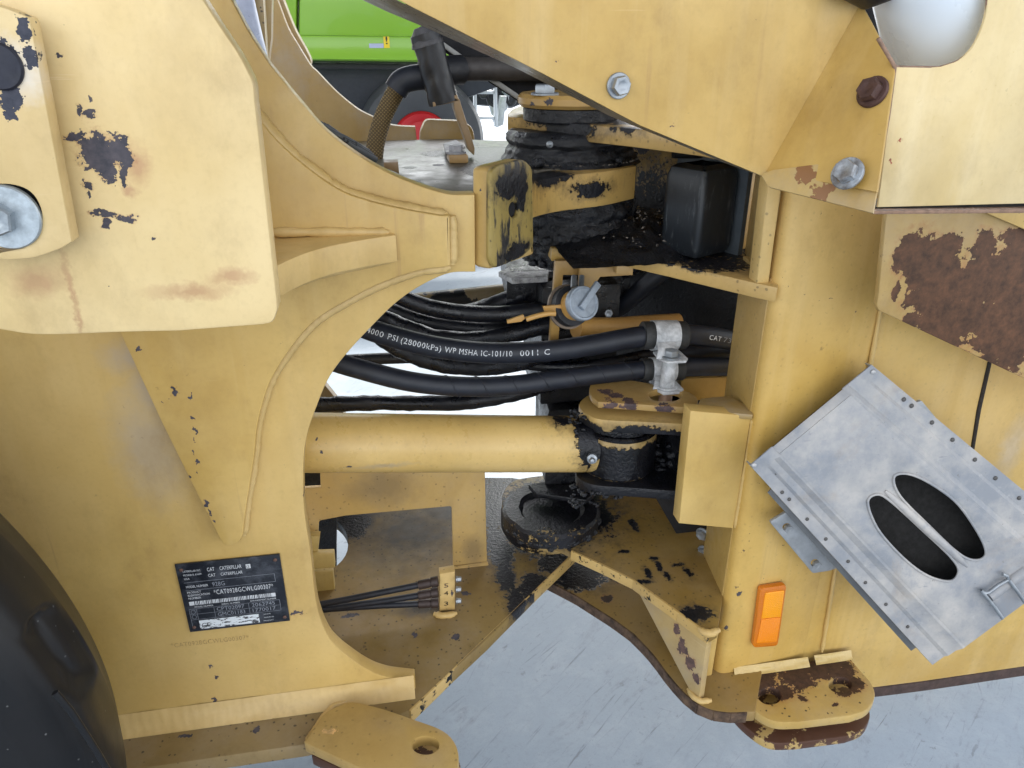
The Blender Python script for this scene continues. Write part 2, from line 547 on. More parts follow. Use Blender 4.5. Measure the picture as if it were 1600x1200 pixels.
# ------------------------------------------------------------------ common materials
M_steel = plain('zinc steel', (.38, .41, .44), .42, .75, .3, 45)
M_galv = plain('galvanised steel', (.46, .48, .50), .5, .55, .3, 30)
M_dark = plain('dark paint', (.007, .008, .010), .5, 0, .3, 20)
M_rubber = plain('black rubber', (.008, .009, .013), .55, 0, .35, 40, .3)
M_black = plain('blackened steel and dark gaps', (.006, .006, .008), .75, 0, .3, 30)
M_grease = grease_mat('black grease')
M_weld = paint('weld paint', (.66, .47, .19), speck=.4, streak=0, rough=.4)
M_yel = paint('worn yellow paint', spat=.5)
M_rust = plain('rusty steel', (.13, .06, .035), .75, .1, .55, 55, .5, 90, col2=(.16, .085, .05))
M_white = plain('white print', (.72, .74, .76), .6, 0, .25, 300, 0)
M_greyprint = plain('grey print', (.30, .32, .36), .6, 0, .3, 300, 0)

# ================================================================== the setting
def floor_mat():
    s = NT('painted concrete floor')
    def rs(rot, sx, sy, ph=0.0):
        r = s.map((1, 1, 1), (ph, ph*.7, 0), (0, 0, rot))
        return s.n('ShaderNodeMapping', {'Vector': r, 'Scale': (sx, sy, 1)}).outputs[0]
    a = s.noise(1.3, 6, .6)
    c = s.mix(s.ramp(a, .3, .7), (.225, .275, .33), (.285, .335, .39))
    c = s.mix(s.ramp(s.noise(9, 8, .72), .48, .74, 0, .5), c, (.36, .40, .445))
    c = s.mix(s.ramp(s.noise(55, 6, .75), .5, .8, 0, .45), c, (.19, .215, .25))
    c = s.mix(s.ramp(s.noise(240, 3, .7), .55, .75, 0, .35), c, (.14, .155, .18))
    # scuffs and tyre drag marks in a few directions
    for rot, sx, sy, th, ph, am in ((-.75, 3.0, 60, 0.595, 1.0, .7), (-.62, 5.0, 120, 0.605, 3.0, .8), (.55, 3.0, 80, 0.635, 6.0, .6), (-1.1, 2.0, 150, 0.625, 9.0, .7), (-.7, 9.0, 30, 0.615, 4.0, .6)):
        m = s.ramp(s.noise(1.0, 6, .7, vec=rs(rot, sx, sy, ph)), th, th+.05, 0, am)
        c = s.mix(s.math('MULTIPLY', m, s.ramp(s.noise(2.6, 4, .6, vec=rs(0, 1, 1, ph)), .46, .6)), c, (.095, .10, .12))
    sm_ = s.noise(1.0, 8, .75, vec=rs(-.7, 6, 15, 2.0), dist=.8)
    c = s.mix(s.math('MULTIPLY', s.ramp(sm_, .56, .68, 0, .7), s.ramp(s.noise(24, 6, .7), .40, .62)), c, (.12, .125, .145))
    m = s.math('MULTIPLY', s.ramp(s.noise(38, 6, .7), .60, .66, 0, .6), s.ramp(s.noise(3.1, 3), .45, .65))
    c = s.mix(m, c, (.11, .115, .13))
    s.set('Base Color', c); s.set('Roughness', s.ramp(a, .3, .7, .45, .65))
    s.set('Normal', s.bump(s.noise(120, 4), .08, .002))
    return s.m
fl = mesh('floor', [(-60, -30, 0), (60, -30, 0), (60, 160, 0), (-60, 160, 0)], [(0, 1, 2, 3)], floor_mat(), smooth=False)
fl['kind'] = 'structure'
roof = mesh('unseen_canopy_roof', [(x, y, z) for z in (3.9, 4.1) for x, y in ((-9, -.1), (9, -.1), (9, 5.3), (-9, 5.3))],
            [(3, 2, 1, 0), (4, 5, 6, 7), (0, 1, 5, 4), (1, 2, 6, 5), (2, 3, 7, 6), (3, 0, 4, 7)], plain('canopy sheet', (.16, .165, .17), .6), smooth=False)
roof['kind'] = 'structure'  # roof out of view, extent set to keep zenith sky and sun off

# ================================================================== FRONT FRAME (left half of the loader)
FR = thing('front_frame', 'large yellow loader frame half with C-shaped cut-out, left of the hinge', 'loader frame', PY(350, 1100, 1.0))
ZB = .429                                   # top of the bottom plate
ZD = 1.30                                   # top of the deck plate

m = paint('front frame side paint', (.63, .432, .144), chips=pxY([(478, 775, 4, 5), (462, 958, 9, 4), (545, 578, 1, 1), (330, 1040, 3, 5), (337, 1058, 2, 4), (335, 1095, 3, 6)], 1.0), amp=.9,
          stain_tones=pxY([(235, 700, 60, 110), (240, 610, 40, 70), (215, 560, 60, 30)], 1.0), stain_tone_col=(.40, .345, .28), streak=.3)  # greyer tone left of the doubler and below the lift arm plate
side = F([(-80, -60), (345, -60)]) + S([(362, 0), (388, 48), (415, 90), (428, 108), (474, 164), (513, 207), (570, 249), (627, 279), (695, 302), (742, 304)]) + \
    S([(743, 425), (696, 429), (635, 461), (584, 507), (522, 578), (493, 640), (478, 690), (474, 740), (476, 800), (485, 860), (494, 939), (508, 985), (528, 1013), (570, 1044), (604, 1058), (649, 1064)]) + \
    [V((650, 1100, 0)), V((200, 1164, 0)), V((-80, 1200, 0))]
plate('side_plate', side, ('Y', 1.0), .03, m, FR, .0025)

m = paint('front frame doubler paint', (.62, .422, .135), chips=pxY([(273, 612, 3, 6), (266, 622, 2, 2), (300, 655, 2, 3), (303, 672, 2, 6), (305, 688, 2, 3), (302, 706, 1.5, 4), (308, 722, 3, 2), (313, 738, 1.5, 3), (323, 788, 4, 5), (328, 800, 2, 6), (334, 815, 2, 3), (216, 545, 2, 3), (255, 628, 2, 1.5), (297, 745, 2, 4), (296, 620, 1.5, 5)], .975), amp=1.1, nsc=70, streak=.5)
rp_up = S([(380, 160), (403, 184), (428, 215), (471, 255), (527, 295), (570, 312), (627, 326), (683, 336), (703, 337)])
rp_lo = S([(704, 416), (692, 418), (655, 423), (598, 442), (542, 470), (493, 501), (457, 541), (428, 586), (414, 620), (402, 668), (397, 717), (385, 793), (380, 836)])
rp = rp_up + rp_lo + S([(374, 847), (354, 854), (344, 844)]) + [V(p) for p in ((297, 751, 0), (252, 660, 0), (187, 520, 0), (150, 450, 0), (150, 160, 0))]
plate('doubler_plate', rp, ('Y', .975), .026, m, FR, .003)
weld([PY(p.x, p.y, .992) for p in rp_up], .009, M_weld, FR)
weld([PY(706, y, .992) for y in range(337, 420, 6)], .008, M_weld, FR)
weld([PY(p.x, p.y+1, .994) for p in rp_lo], .0065, M_weld, FR)
# fillet along the bottom of the side plate
def fillet(name, x0, x1, y, z, hz, hy, mat, parent):
    vs, fs = [], []
    n = int((x1-x0)/.005)
    for i in range(n+1):
        x = x0+(x1-x0)*i/n
        for k in range(7):
            t = k/6
            yy = y-hy*(t**1.25); zz = z+hz*((1-t)**1.25)
            j = .0016*MN.noise(V((x*30, k*.5, z)))+.0007*abs(sin(x*420+k*.3+2*MN.noise(V((x*9, 0, 0)))))
            vs.append((x, yy-j, zz+j))
    for i in range(n):
        for k in range(6): fs.append((i*7+k, i*7+k+1, (i+1)*7+k+1, (i+1)*7+k))
    b_ = len(vs); vs += [(x1, y, z)]; fs.append(tuple([n*7+k for k in range(7)]+[b_]))
    return mesh(name, vs, fs, mat, parent, ang=70)
fillet('weld_fillet', PY(150, 1140, 1).x, PY(649, 1090, 1).x, .9995, ZB, .034, .022, M_weld, FR)

zr = PY(520, 368, .975).z
m = paint('front frame rib paint', (.68, .475, .180), speck=.4, streak=.5)
plate('gusset_rib', [V(p) for p in ((618, 367, 0), (612, 356, 0), (425, 356, 0), (400, 356, 0), (395, 424, 0))] + S([(431, 416), (471, 398), (513, 385), (570, 374), (618, 367)])[:-1], ('Z', zr), .036, m, FR, .002)
weld([PY(x, 363, .974) for x in range(425, 616, 8)], .0062, M_weld, FR)
weld([PY(x, 1*y, .972) for x, y in S([(436, 462), (471, 446), (513, 432), (570, 418), (621, 404)])and [(p.x, p.y) for p in S([(436, 456), (471, 441), (513, 428), (570, 415), (621, 404)])]], .004, M_weld, FR)

# bottom plate running to the lower hinge
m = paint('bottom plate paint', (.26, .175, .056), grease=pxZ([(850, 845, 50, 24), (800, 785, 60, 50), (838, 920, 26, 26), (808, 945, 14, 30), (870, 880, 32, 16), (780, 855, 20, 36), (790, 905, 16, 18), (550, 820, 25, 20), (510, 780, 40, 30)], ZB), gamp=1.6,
          chips=pxZ([(648, 992, 5, 4), (712, 995, 4, 6), (727, 928, 8, 5), (545, 962, 14, 3), (400, 1140, 6, 4), (290, 1150, 9, 3)], ZB), amp=.8, halo=False, spat=.7, haze=.25, speck=.8, streak=0, rough=.62, stain_tones=pxZ([(640, 830, 120, 60), (560, 810, 70, 50), (690, 800, 60, 40), (660, 950, 50, 16)], ZB), stain_tone_col=(.042, .039, .035), stm=.95)  # dark base and grey patches put shade and dull reflection into the colour
bp = [V(p) for p in ((100, 1218), (205, 1203), (478, 1163), (560, 1142), (640, 1110), (760, 1000), (905, 855), (925, 830), (915, 790), (895, 762), (800, 746), (480, 745), (300, 770), (60, 1150))]
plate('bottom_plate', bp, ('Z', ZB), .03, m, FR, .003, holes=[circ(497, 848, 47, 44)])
m_edge = paint('worn lit edge paint', (.62, .432, .162), spat=.6, rand=.60, randcol=GREASE, randsc=60, streak=0)  # plate edges coloured brighter than their tops, as if lit from the front
e0, e1_ = PZ(640, 1110, ZB), PZ(904, 856, ZB)
en_ = V((e1_.y-e0.y, -(e1_.x-e0.x), 0)).normalized()
plate('plate_edge', [e0+en_*.003, e1_+en_*.003, e1_+en_*.003-V((0, 0, .03)), e0+en_*.003-V((0, 0, .03))], ('N', e0+en_*.003, en_), .006, m_edge, FR, .0025, world=True)

# tow lug pair below the side plate
m = paint('tow lug paint', (.50, .335, .104), chips=pxZ([(515, 1143, 12, 4)], ZB+.025), chipcol=(.33, .23, .10), amp=1.2, halo=False, spat=.35, streak=0)
lug = F([(474, 1159, 4), (508, 1112, 12), (546, 1094, 14), (600, 1107, 20), (700, 1142, 26), (718, 1172, 16), (714, 1215, 20), (690, 1245, 30), (650, 1240, 10)])
plate('tow_lug', lug, ('Z', ZB+.025), .024, m, FR, .003, holes=[circ(665, 1164, 21, 14)])
zl = ZB-.032
m = paint('rusty lug paint', (.50, .339, .117), rand=.44, randcol=RUST)
L2 = [PZ(p.x, p.y, ZB+.025)+V((.004, .02, 0)) for p in lug]
plate('tow_lug', [V((q.x, q.y, zl)) for q in L2], ('Z', zl), .024, m, FR, .003, world=True)
weld([PZ(x, y, ZB+.006) for x, y in S([(478, 1160), (500, 1128), (514, 1112)]) and [(478, 1161), (492, 1140), (506, 1119), (520, 1104), (545, 1094)]], .005, M_weld, FR)

# far side plate, deck, tongue of the upper hinge
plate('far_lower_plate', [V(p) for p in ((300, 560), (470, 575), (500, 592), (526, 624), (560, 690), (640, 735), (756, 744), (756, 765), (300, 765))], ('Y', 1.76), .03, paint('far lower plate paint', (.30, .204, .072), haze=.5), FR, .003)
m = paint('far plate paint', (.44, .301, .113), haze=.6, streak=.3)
farp = [V((200, -120, 0)), V((400, -120, 0))] + S([(434, 0), (450, 42), (467, 72), (486, 102), (496, 112), (527, 144), (559, 170), (584, 183), (604, 193), (624, 197), (647, 198)]) + \
    F([(649, 198), (652, 226), (656, 226), (657, 205, 5), (664, 188, 8), (672, 187), (722, 189), (738, 198, 8), (742, 216, 8), (740, 240), (560, 300), (480, 300), (200, 260)])
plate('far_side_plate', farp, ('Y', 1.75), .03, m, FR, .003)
plate('far_side_flange', [V((380, -120, 0)), V((415, -120, 0))] + S([(443, 0), (460, 43), (480, 80), (486, 95), (484, 104)]) + S([(470, 88), (450, 50), (428, 0)]), ('Y', 1.79), .05, m, FR, .003)
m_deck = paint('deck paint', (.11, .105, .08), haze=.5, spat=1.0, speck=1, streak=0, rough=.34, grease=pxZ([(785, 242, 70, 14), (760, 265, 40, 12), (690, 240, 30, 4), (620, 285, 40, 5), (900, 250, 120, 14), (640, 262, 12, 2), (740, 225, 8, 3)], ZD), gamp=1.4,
               chips=pxZ([(660, 290, 4, 2), (685, 258, 10, 1.5)], ZD), halo=False)
dk = [V(p) for p in ((430, 224), (700, 217), (850, 221), (940, 226), (985, 236), (996, 246), (985, 253), (930, 262), (835, 265), (790, 280), (742, 318), (600, 345), (430, 345))]
dkw = [PZ(p.x, p.y, ZD) for p in dk]
for q in dkw: q.y = max(q.y, 1.033)
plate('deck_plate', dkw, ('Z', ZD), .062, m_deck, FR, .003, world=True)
m_tong = paint('tongue edge paint', (.58, .378, .117), spat=.3, scuff=.3, wornsc=(130, 130, 12), grease=pxY([(860, 275, 45, 12), (940, 262, 40, 8), (935, 300, 40, 12)], 1.2), streak=.2)
tf = [PZ(x, y, ZD-.003) for x, y in ((780, 300), (834, 281), (879, 273), (940, 267), (990, 258))]
vs = []
for p in S([(q.x, q.y, q.z) for q in tf], 6): vs.append(p)
back = [p+V((.004, .05, 0)) for p in vs]
plate('tongue_edge', [V((p.x, p.y-.014, ZD-.002)) for p in vs]+[V((p.x, p.y, ZD-.002)) for p in reversed(back)], ('Z', ZD-.002), .058, m_tong, FR, .003, world=True)

# vertical bracket plate with a cut-out, behind the steering cylinder
m = paint('bracket paint', (.60, .407, .140), spat=.4, haze=.25, streak=.2, stain_tones=pxY([(600, 760, 60, 40), (740, 860, 20, 30)], 1.33), stain_tone_col=(.2, .15, .09))
plate('bracket_plate', F([(400, 700), (757, 700), (761, 878), (708, 885), (706, 791, 5), (540, 806), (498, 814, 5), (497, 852), (480, 853), (400, 855)]), ('Y', 1.33), .012, m, FR, .002,
      holes=[F([(470, 735), (500, 733), (501, 762), (470, 764)])])
zbk = PY(735, 880, 1.33).z
plate('bracket_foot', [V((p.x, p.y, zbk-.002)) for p in (PY(708, 884, 1.33), PY(762, 878, 1.33), PY(762, 878, 1.33)+V((.004, -.045, 0)), PY(708, 884, 1.33)+V((.0, -.045, 0)))], ('N', PY(735, 880, 1.33), (0, -.45, .89)), .006, m, FR, .0015, world=False) if False else None
foot_o = PY(735, 880, 1.329); foot_n = V((0, -.62, .78))
plate('bracket_foot', [V(p) for p in ((707, 885), (762, 877), (766, 893), (720, 900), (707, 902))], ('N', foot_o, foot_n), .006, m, FR, .0015)
# light coloured small brackets glimpsed inside the C opening
m = paint('inner bracket paint', (.50, .369, .126), spat=.4)
plate('inner_bracket', F([(440, 868), (522, 866), (524, 888, 3), (440, 893)]), ('Y', 1.28), .02, m, FR, .003)
plate('inner_bracket', F([(440, 895), (520, 893), (525, 935), (527, 1000), (440, 1000)]), ('Y', 1.30), .02, m, FR, .003)
plate('inner_bracket', F([(440, 838), (500, 838), (497, 862), (440, 866)]), ('Y', 1.29), .02, m, FR, .003)
plate('inner_dark_sheet', F([(400, 690), (526, 690), (526, 985), (400, 985)]), ('Y', 1.50), .02, M_grease, FR, .003)  # black sheet, carried upward to make the bracket hole look dark

# ------------------------------------------------------------------ stop block
n_st = V((.75, -.66, 0)).normalized()
o_st = PY(770, 340, .985)
m_sf = paint('worn stop face', (.36, .265, .068), scuff=1.0, wornsc=(120, 120, 16), spat=.6, streak=0, rough=.5,
             grease=[(PN(795, 290, o_st, n_st), (.03, .03, .018)), (PN(805, 395, o_st, n_st), (.035, .035, .012)), (PN(815, 300, o_st, n_st), (.012, .02, .03))], gamp=1.6)
SB = FR
m = paint('stop block paint', (.60, .407, .135), chips=pxY([(753, 300, 2, 2)], .99), amp=.5)
plate('stop_block', F([(764, 262, 9), (820, 248, 9), (836, 398, 6), (764, 423, 10)]), ('N', o_st-n_st*.010, n_st), .028, m, FR, .006)
plate('stop_face', F([(768, 268, 10), (778, 258, 8), (820, 248, 9), (833, 262, 8), (835, 385, 8), (818, 402, 10), (774, 421, 10), (767, 405, 6)]), ('N', o_st, n_st), .010, m_sf, FR, .005,
      holes=[circ(804, 328, 7.5, 12)])
c0 = PN(804, 328, o_st, n_st)
lathe('stop_bolt', [(.0001, 0), (.008, 0), (.0105, -.001), (.0105, -.012)], c0-n_st*.004, n_st, M_black, FR, 24)

# ================================================================== boss plate, link bar and tyre (nearest, on the left)
BP = thing('lift_arm_plate', 'thick pale yellow plate with peeled blue-black paint patches, upper left', 'steel plate', PY(210, 510, .80))
m = paint('lift arm plate paint', (.80, .616, .310),
          chips=pxY([(158, 240, 30, 26), (187, 238, 18, 22), (118, 214, 16, 6), (168, 268, 16, 16), (194, 274, 5, 16), (140, 262, 9, 5), (137, 290, 9, 6), (138, 303, 4, 4),
                     (122, 172, 4, 9), (140, 178, 9, 8), (145, 160, 3, 3), (170, 336, 14, 5), (155, 330, 14, 4), (198, 342, 12, 6), (165, 348, 8, 7), (92, 88, 4, 3), (238, 371, 4, 3), (171, 449, 1.5, 1.5)], .80), amp=1.15, nsc=85,
          stain_tones=pxY([(110, 450, 7, 70), (122, 500, 6, 30), (60, 440, 45, 30), (300, 455, 70, 16), (360, 432, 40, 14), (215, 258, 22, 30), (205, 300, 12, 14)], .80), stain_tone_col=(.42, .20, .11), streak=.15, speck=.35, rough=.38)
bo = [V((-60, -60, 0)), V((285, -60, 0))] + S([(318, 0), (345, 42), (372, 82), (388, 112), (396, 132), (399, 165)])[:-1] + [V(p) for p in ((400, 170), (433, 470))] + S([(434, 484), (426, 503), (410, 508)]) + S([(280, 518), (190, 520), (65, 524), (0, 516), (-60, 506)])
plate('plate_body', bo, ('Y', .80), .034, m, BP, .0035)
LB = thing('link_bar', 'flat yellow bar with grey washer and hex bolt at the left edge', 'steel bar', PY(60, 395, .76))
m = paint('link bar paint', (.70, .529, .261), chips=pxY([(35, 45, 9, 22), (42, 88, 12, 14), (20, 150, 12, 18), (10, 165, 12, 22), (0, 100, 28, 34), (76, 150, 2, 2)], .76), chipcol=(.02, .024, .04), amp=1.1, nsc=80, halo=False,
          stain_tones=pxY([(30, 110, 40, 50)], .76), stain_tone_col=(.75, .72, .68), streak=.1, speck=.5)
plate('bar', S([(-60, -8), (0, 10), (22, 18), (43, 27)]) + [V(p) for p in ((47, 34), (112, 378), )] + S([(94, 389), (56, 402), (21, 406), (0, 405), (-60, 396)]), ('Y', .762), .022, m, LB, .0015,
      holes=[F([(-60, 290), (20, 287, 20), (52, 300, 20), (68, 335, 20), (62, 372, 20), (40, 385), (-60, 385)]), circ(-4, 104, 19, 20)])
lathe('bushing', [(.014, 0), (.018, 0), (.0195, .002), (.0195, .015)], PY(-4, 104, .758), (0, 1, 0), plain('dark blue bushing', (.018, .02, .034), .5, .2, .3, 60), LB, 40)
lathe('pin_end', [(.0001, 0), (.013, 0), (.013, .01)], PY(-5, 104, .765), (0, 1, 0), M_black, LB, 32)
wl = PY(11, 339, .762)
lathe('washer', [(.0165, 0), (.012, -.0001), (.0285, -.0001), (.0298, .0015), (.0298, .006), (.012, .006)], wl+V((0, -.004, 0)), (0, 1, 0), plain('zinc washer', (.50, .56, .60), .38, .6, .35, 90), LB, 48)
put('bolt', hexmesh(.0165, .012, 0, 0), wl+V((-.006, -.004, 0)), (0, -1, 0), plain('zinc bolt head', (.40, .44, .47), .36, .7, .35, 90), LB, roll=.35)
plate('slot_back', F([(-60, 280), (75, 280), (75, 392), (-60, 392)]), ('Y', .785), .004, plain('slot dark', (.012, .015, .028), .6), LB, .001)

TY = thing('loader_tyre', 'black rubber loader tyre with a moulded recess, lower left corner', 'tyre', (-.95, .8, 0))
def tyre():
    Yf = .64
    c = V((-1.075, Yf, .722)); Rr = .70
    prof = [(Rr*.45, .06), (Rr*.55, .03), (Rr*.70, .012), (Rr*.80, .004), (Rr*.88, 0), (Rr*.93, .003), (Rr*.965, .012), (Rr*.985, .026), (Rr*.997, .045), (Rr, .07), (Rr*.99, .12), (Rr*.96, .17), (Rr*.90, .21), (Rr*.8, .23), (Rr*.6, .23)]
    # refine profile
    pf = []
    for (r0, h0), (r1, h1) in zip(prof[:-1], prof[1:]):
        n = 12 if r0 > Rr*.65 and r1 < Rr*.97 else 3
        for k in range(n): pf.append((r0+(r1-r0)*k/n, h0+(h1-h0)*k/n))
    pf.append(prof[-1])
    angs = [radians(a) for a in [x*.3 for x in range(-60, 301)]] + [radians(90+k*6) for k in range(1, 42)]
    ux, uy = .555, .832
    vs, fs = [], []
    N = len(angs)
    for r, h in pf:
        for a in angs:
            q = c+V((cos(a)*r, h, sin(a)*r))
            if h < .11 and q.y > .3:
                vw = q-CAMLOC; zz = vw.dot(FW)
                if zz > .1:
                    x_ = 800+FOC*vw.dot(RT)/zz-97; y_ = 600-FOC*vw.dot(UP)/zz-1020
                    u = (x_*ux+y_*uy)/72; v_ = (-x_*uy+y_*ux)/(33-4*u)
                    e = abs(u)**3.4+abs(v_)**2.6
                    dep = max(0, min(1, (1.2-e)/.75)); dep = dep*dep*(3-2*dep)*(.62+.38*max(-1, min(1, v_*1.2)))
                    q = q+V((-cos(a)*.016*dep, .030*dep, -sin(a)*.016*dep))
            vs.append(q)
    for i in range(len(pf)-1):
        for k in range(N):
            k2 = (k+1) % N
            fs.append((i*N+k, i*N+k2, (i+1)*N+k2, (i+1)*N+k))
    fs = [tuple(reversed(f)) for f in fs]
    s = NT('tyre rubber')
    cc = s.mix(s.ramp(s.noise(4, 5, .6), .35, .65), (.007, .008, .010), (.016, .015, .015))
    vo = s.n('ShaderNodeTexVoronoi', {'Vector': s.co, 'Scale': 50.0})
    cc = s.mix(s.ramp(vo.outputs['Distance'], .05, .07, .5, 0), cc, (.2, .2, .2))
    s.set('Base Color', cc); s.set('Specular IOR Level', .32); s.set('Roughness', s.ramp(s.noise(9, 4), .3, .7, .30, .46)); s.set('Normal', s.bump(s.noise(140, 5), .12, .001))
    mesh('tread', vs, fs, s.m, TY, ang=60)
    # shoulder line moulded into the rubber, from the pocket towards the tread foot
    tube('shoulder_rib', [PY(x, y, Yf+.001) for x, y in ((86, 1082), (110, 1110), (150, 1172), (190, 1240))], .0035, s.m, TY, 8)
tyre()
# wheel disc so that the tyre is not an open ring
lathe('wheel_disc', [(.0001, .10), (.20, .10), (.24, .16), (.37, .16), (.38, .06)], (-1.15, .715, .806), (0, 1, 0), M_yel, TY, 48)

# data plate -------------------------------------------------------
DPY = .9955
dc = [PY(x, y, DPY) for x, y in ((280, 882), (441, 866), (453, 970), (297, 988))]
o = dc[3]; ex = (dc[2]-dc[3]); Wd = ex.length; ex.normalize()
ey = V((0, -1, 0)).cross(ex)*-1
ey = (dc[0]-dc[3]); Hd = (ey-ex*ey.dot(ex)).length; ey = (ey-ex*ey.dot(ex)).normalized()
DPt = thing('data_plate', 'small black riveted data plate with white lettering and barcode', 'data plate', o)
s = NT('data plate enamel')
s.set('Base Color', s.mix(s.ramp(s.noise(28, 6, .7), .46, .72, 0, .8), (.012, .014, .020), (.11, .12, .14)))
s.set('Roughness', .3)
plate('plate_sheet', [o, o+ex*Wd, o+ex*Wd+ey*Hd, o+ey*Hd], ('Y', DPY), .003, s.m, DPt, .0006, world=True)
d = Deco(o, ex, ey); g = Deco(o, ex, ey); k = Deco(o, ex, ey, .0009)
d.text('CAT', .29*Wd, .865*Hd, .055*Hd, .07*Wd); d.text('CAT', .29*Wd, .785*Hd, .045*Hd, .07*Wd)
d.text('CATERPILLAR', .41*Wd, .865*Hd, .055*Hd, .21*Wd); d.text('CATERPILLAR', .41*Wd, .785*Hd, .045*Hd, .21*Wd)
d.rect(.66*Wd, .85*Hd, .705*Wd, .91*Hd); k.text('CE', .664*Wd, .86*Hd, .035*Hd, .03*Wd)
for i, t in enumerate(('CATERPILLAR INC.', 'PEORIA IL 61629', 'USA')): d.text(t, .06*Wd, (.88-.052*i)*Hd, .028*Hd, (.17, .17, .05)[i]*Wd)
g.line(.05*Wd, .735*Hd, .92*Wd, .735*Hd, .0006); g.line(.05*Wd, .62*Hd, .92*Wd, .62*Hd, .0006); g.line(.92*Wd, .735*Hd, .92*Wd, .62*Hd, .0006)
d.text('MODEL NUMBER', .06*Wd, .655*Hd, .034*Hd, .21*Wd); g.text('928G', .31*Wd, .645*Hd, .062*Hd, .12*Wd)
for i, t in enumerate(('PRODUCT', 'IDENTIFICATION', 'NUMBER')): d.text(t, .06*Wd, (.575-.043*i)*Hd, .03*Hd, (.13, .21, .12)[i]*Wd)
d.text('*CAT0928GCWLG00307*', .31*Wd, .525*Hd, .068*Hd, .58*Wd, 1.1)
d.rect(.055*Wd, .40*Hd, .10*Wd, .455*Hd); d.rect(.855*Wd, .40*Hd, .90*Wd, .455*Hd)
x = .10
random.seed(3)
while x < .85:
    wdt = random.choice((.004, .007, .010)); d.rect(x*Wd, .40*Hd, (x+wdt)*Wd, .455*Hd); x += wdt+random.choice((.004, .006, .009))
for i, t in enumerate(('MODEL NUMBER', 'SERIAL NUMBER', 'ARRANGEMENT NUMBER')): d.text(t, (.10, .36, .64)[i]*Wd, .36*Hd, .022*Hd, (.18, .18, .26)[i]*Wd)
for yy in (.345, .265, .185): g.line(.04*Wd, yy*Hd, .93*Wd, yy*Hd, .0005)
for xx in (.04, .11, .28, .62, .93): g.line(xx*Wd, .345*Hd, xx*Wd, (.08 if xx < .1 else .185)*Hd, .0005)
g.text('CPT02097', .305*Wd, .28*Hd, .056*Hd, .27*Wd); g.text('GMC01183', .305*Wd, .20*Hd, .056*Hd, .27*Wd)
g.text('2062745', .65*Wd, .28*Hd, .056*Hd, .23*Wd); g.text('1770017', .65*Wd, .20*Hd, .056*Hd, .23*Wd)
for yy in (.30, .225):
    pts = [(.075+.022*cos(a*pi/4), yy+.03*sin(a*pi/4)) for a in range(9)]
    for (x0, y0), (x1, y1) in zip(pts[:-1], pts[1:]): g.line(x0*Wd, y0*Hd, x1*Wd, y1*Hd, .0006)
d.text('DATE OF MFR', .75*Wd, .14*Hd, .018*Hd, .07*Wd); d.text('MADE IN USA', .75*Wd, .09*Hd, .018*Hd, .10*Wd); d.text('PRODUCT', .74*Wd, .04*Hd, .018*Hd, .10*Wd)
d.build('lettering', M_white, DPt)['kind'] = 'stuff'; g.build('stamped_lettering', M_greyprint, DPt)['kind'] = 'stuff'
s = NT('torn white sticker')
s.set('Base Color', s.mix(s.ramp(s.math('ADD', s.noise(95, 5, .7, vec=s.map((1, 1, 2.6))), s.math('MULTIPLY', s.blob(o+ex*.50*Wd+ey*.11*Hd, (.05, .05, .011)), -.03)), .41, .44), (.05, .05, .055), (.70, .74, .76))); s.set('Roughness', .6)
stk = Deco(o, ex, ey, .0006); stk.rect(.11*Wd, .035*Hd, .70*Wd, .165*Hd); stk.build('sticker', s.m, DPt)
k.text('CE', .13*Wd, .065*Hd, .06*Hd, .08*Wd); k.build('sticker_lettering', M_dark, DPt)['kind'] = 'stuff'
rvm = bpy.data.meshes.new('rivet')
bm = bmesh.new(); bmesh.ops.create_uvsphere(bm, u_segments=14, v_segments=8, radius=1)
for v in bm.verts: v.co.z *= .45
bm.to_mesh(rvm); bm.free(); rvm.polygons.foreach_set('use_smooth', [True]*len(rvm.polygons))
M_rivr = plain('rusty rivet', (.16, .09, .07), .6, .3)
rvm.materials.append(M_rivr)
def rivet(parent, p, ax_, r, mat, name='rivet'):
    global rvm
    me = RV.setdefault(mat.name, None)
    if me is None:
        me = rvm.copy(); me.materials.clear(); me.materials.append(mat); RV[mat.name] = me
    return put(name, me, p, ax_, mat, parent, sc=r)
RV = {}
for x, y in ((.05, .92), (.95, .93), (.05, .07), (.955, .07)): rivet(DPt, o+ex*x*Wd+ey*y*Hd+V((0, -.0005, 0)), (0, -1, 0), .0032, M_rivr)
# stamped serial below the plate
o2 = PY(268, 1012, 1.0); e2 = (PY(392, 998, 1.0)-o2).normalized()
st = Deco(o2, e2, V((0, -1, 0)).cross(e2)*-1, .0005)
st.ey = V((-e2.z, 0, e2.x)); st.n = V((0, -.0005, 0))
st.text('*CAT0928GCWLG00307*', 0, 0, .0095, .122, 1.1)
st.build('stamped_number', plain('stamped rusty digits', (.44, .28, .11), .6, 0, .4, 260, col2=(.60, .42, .16)), FR)

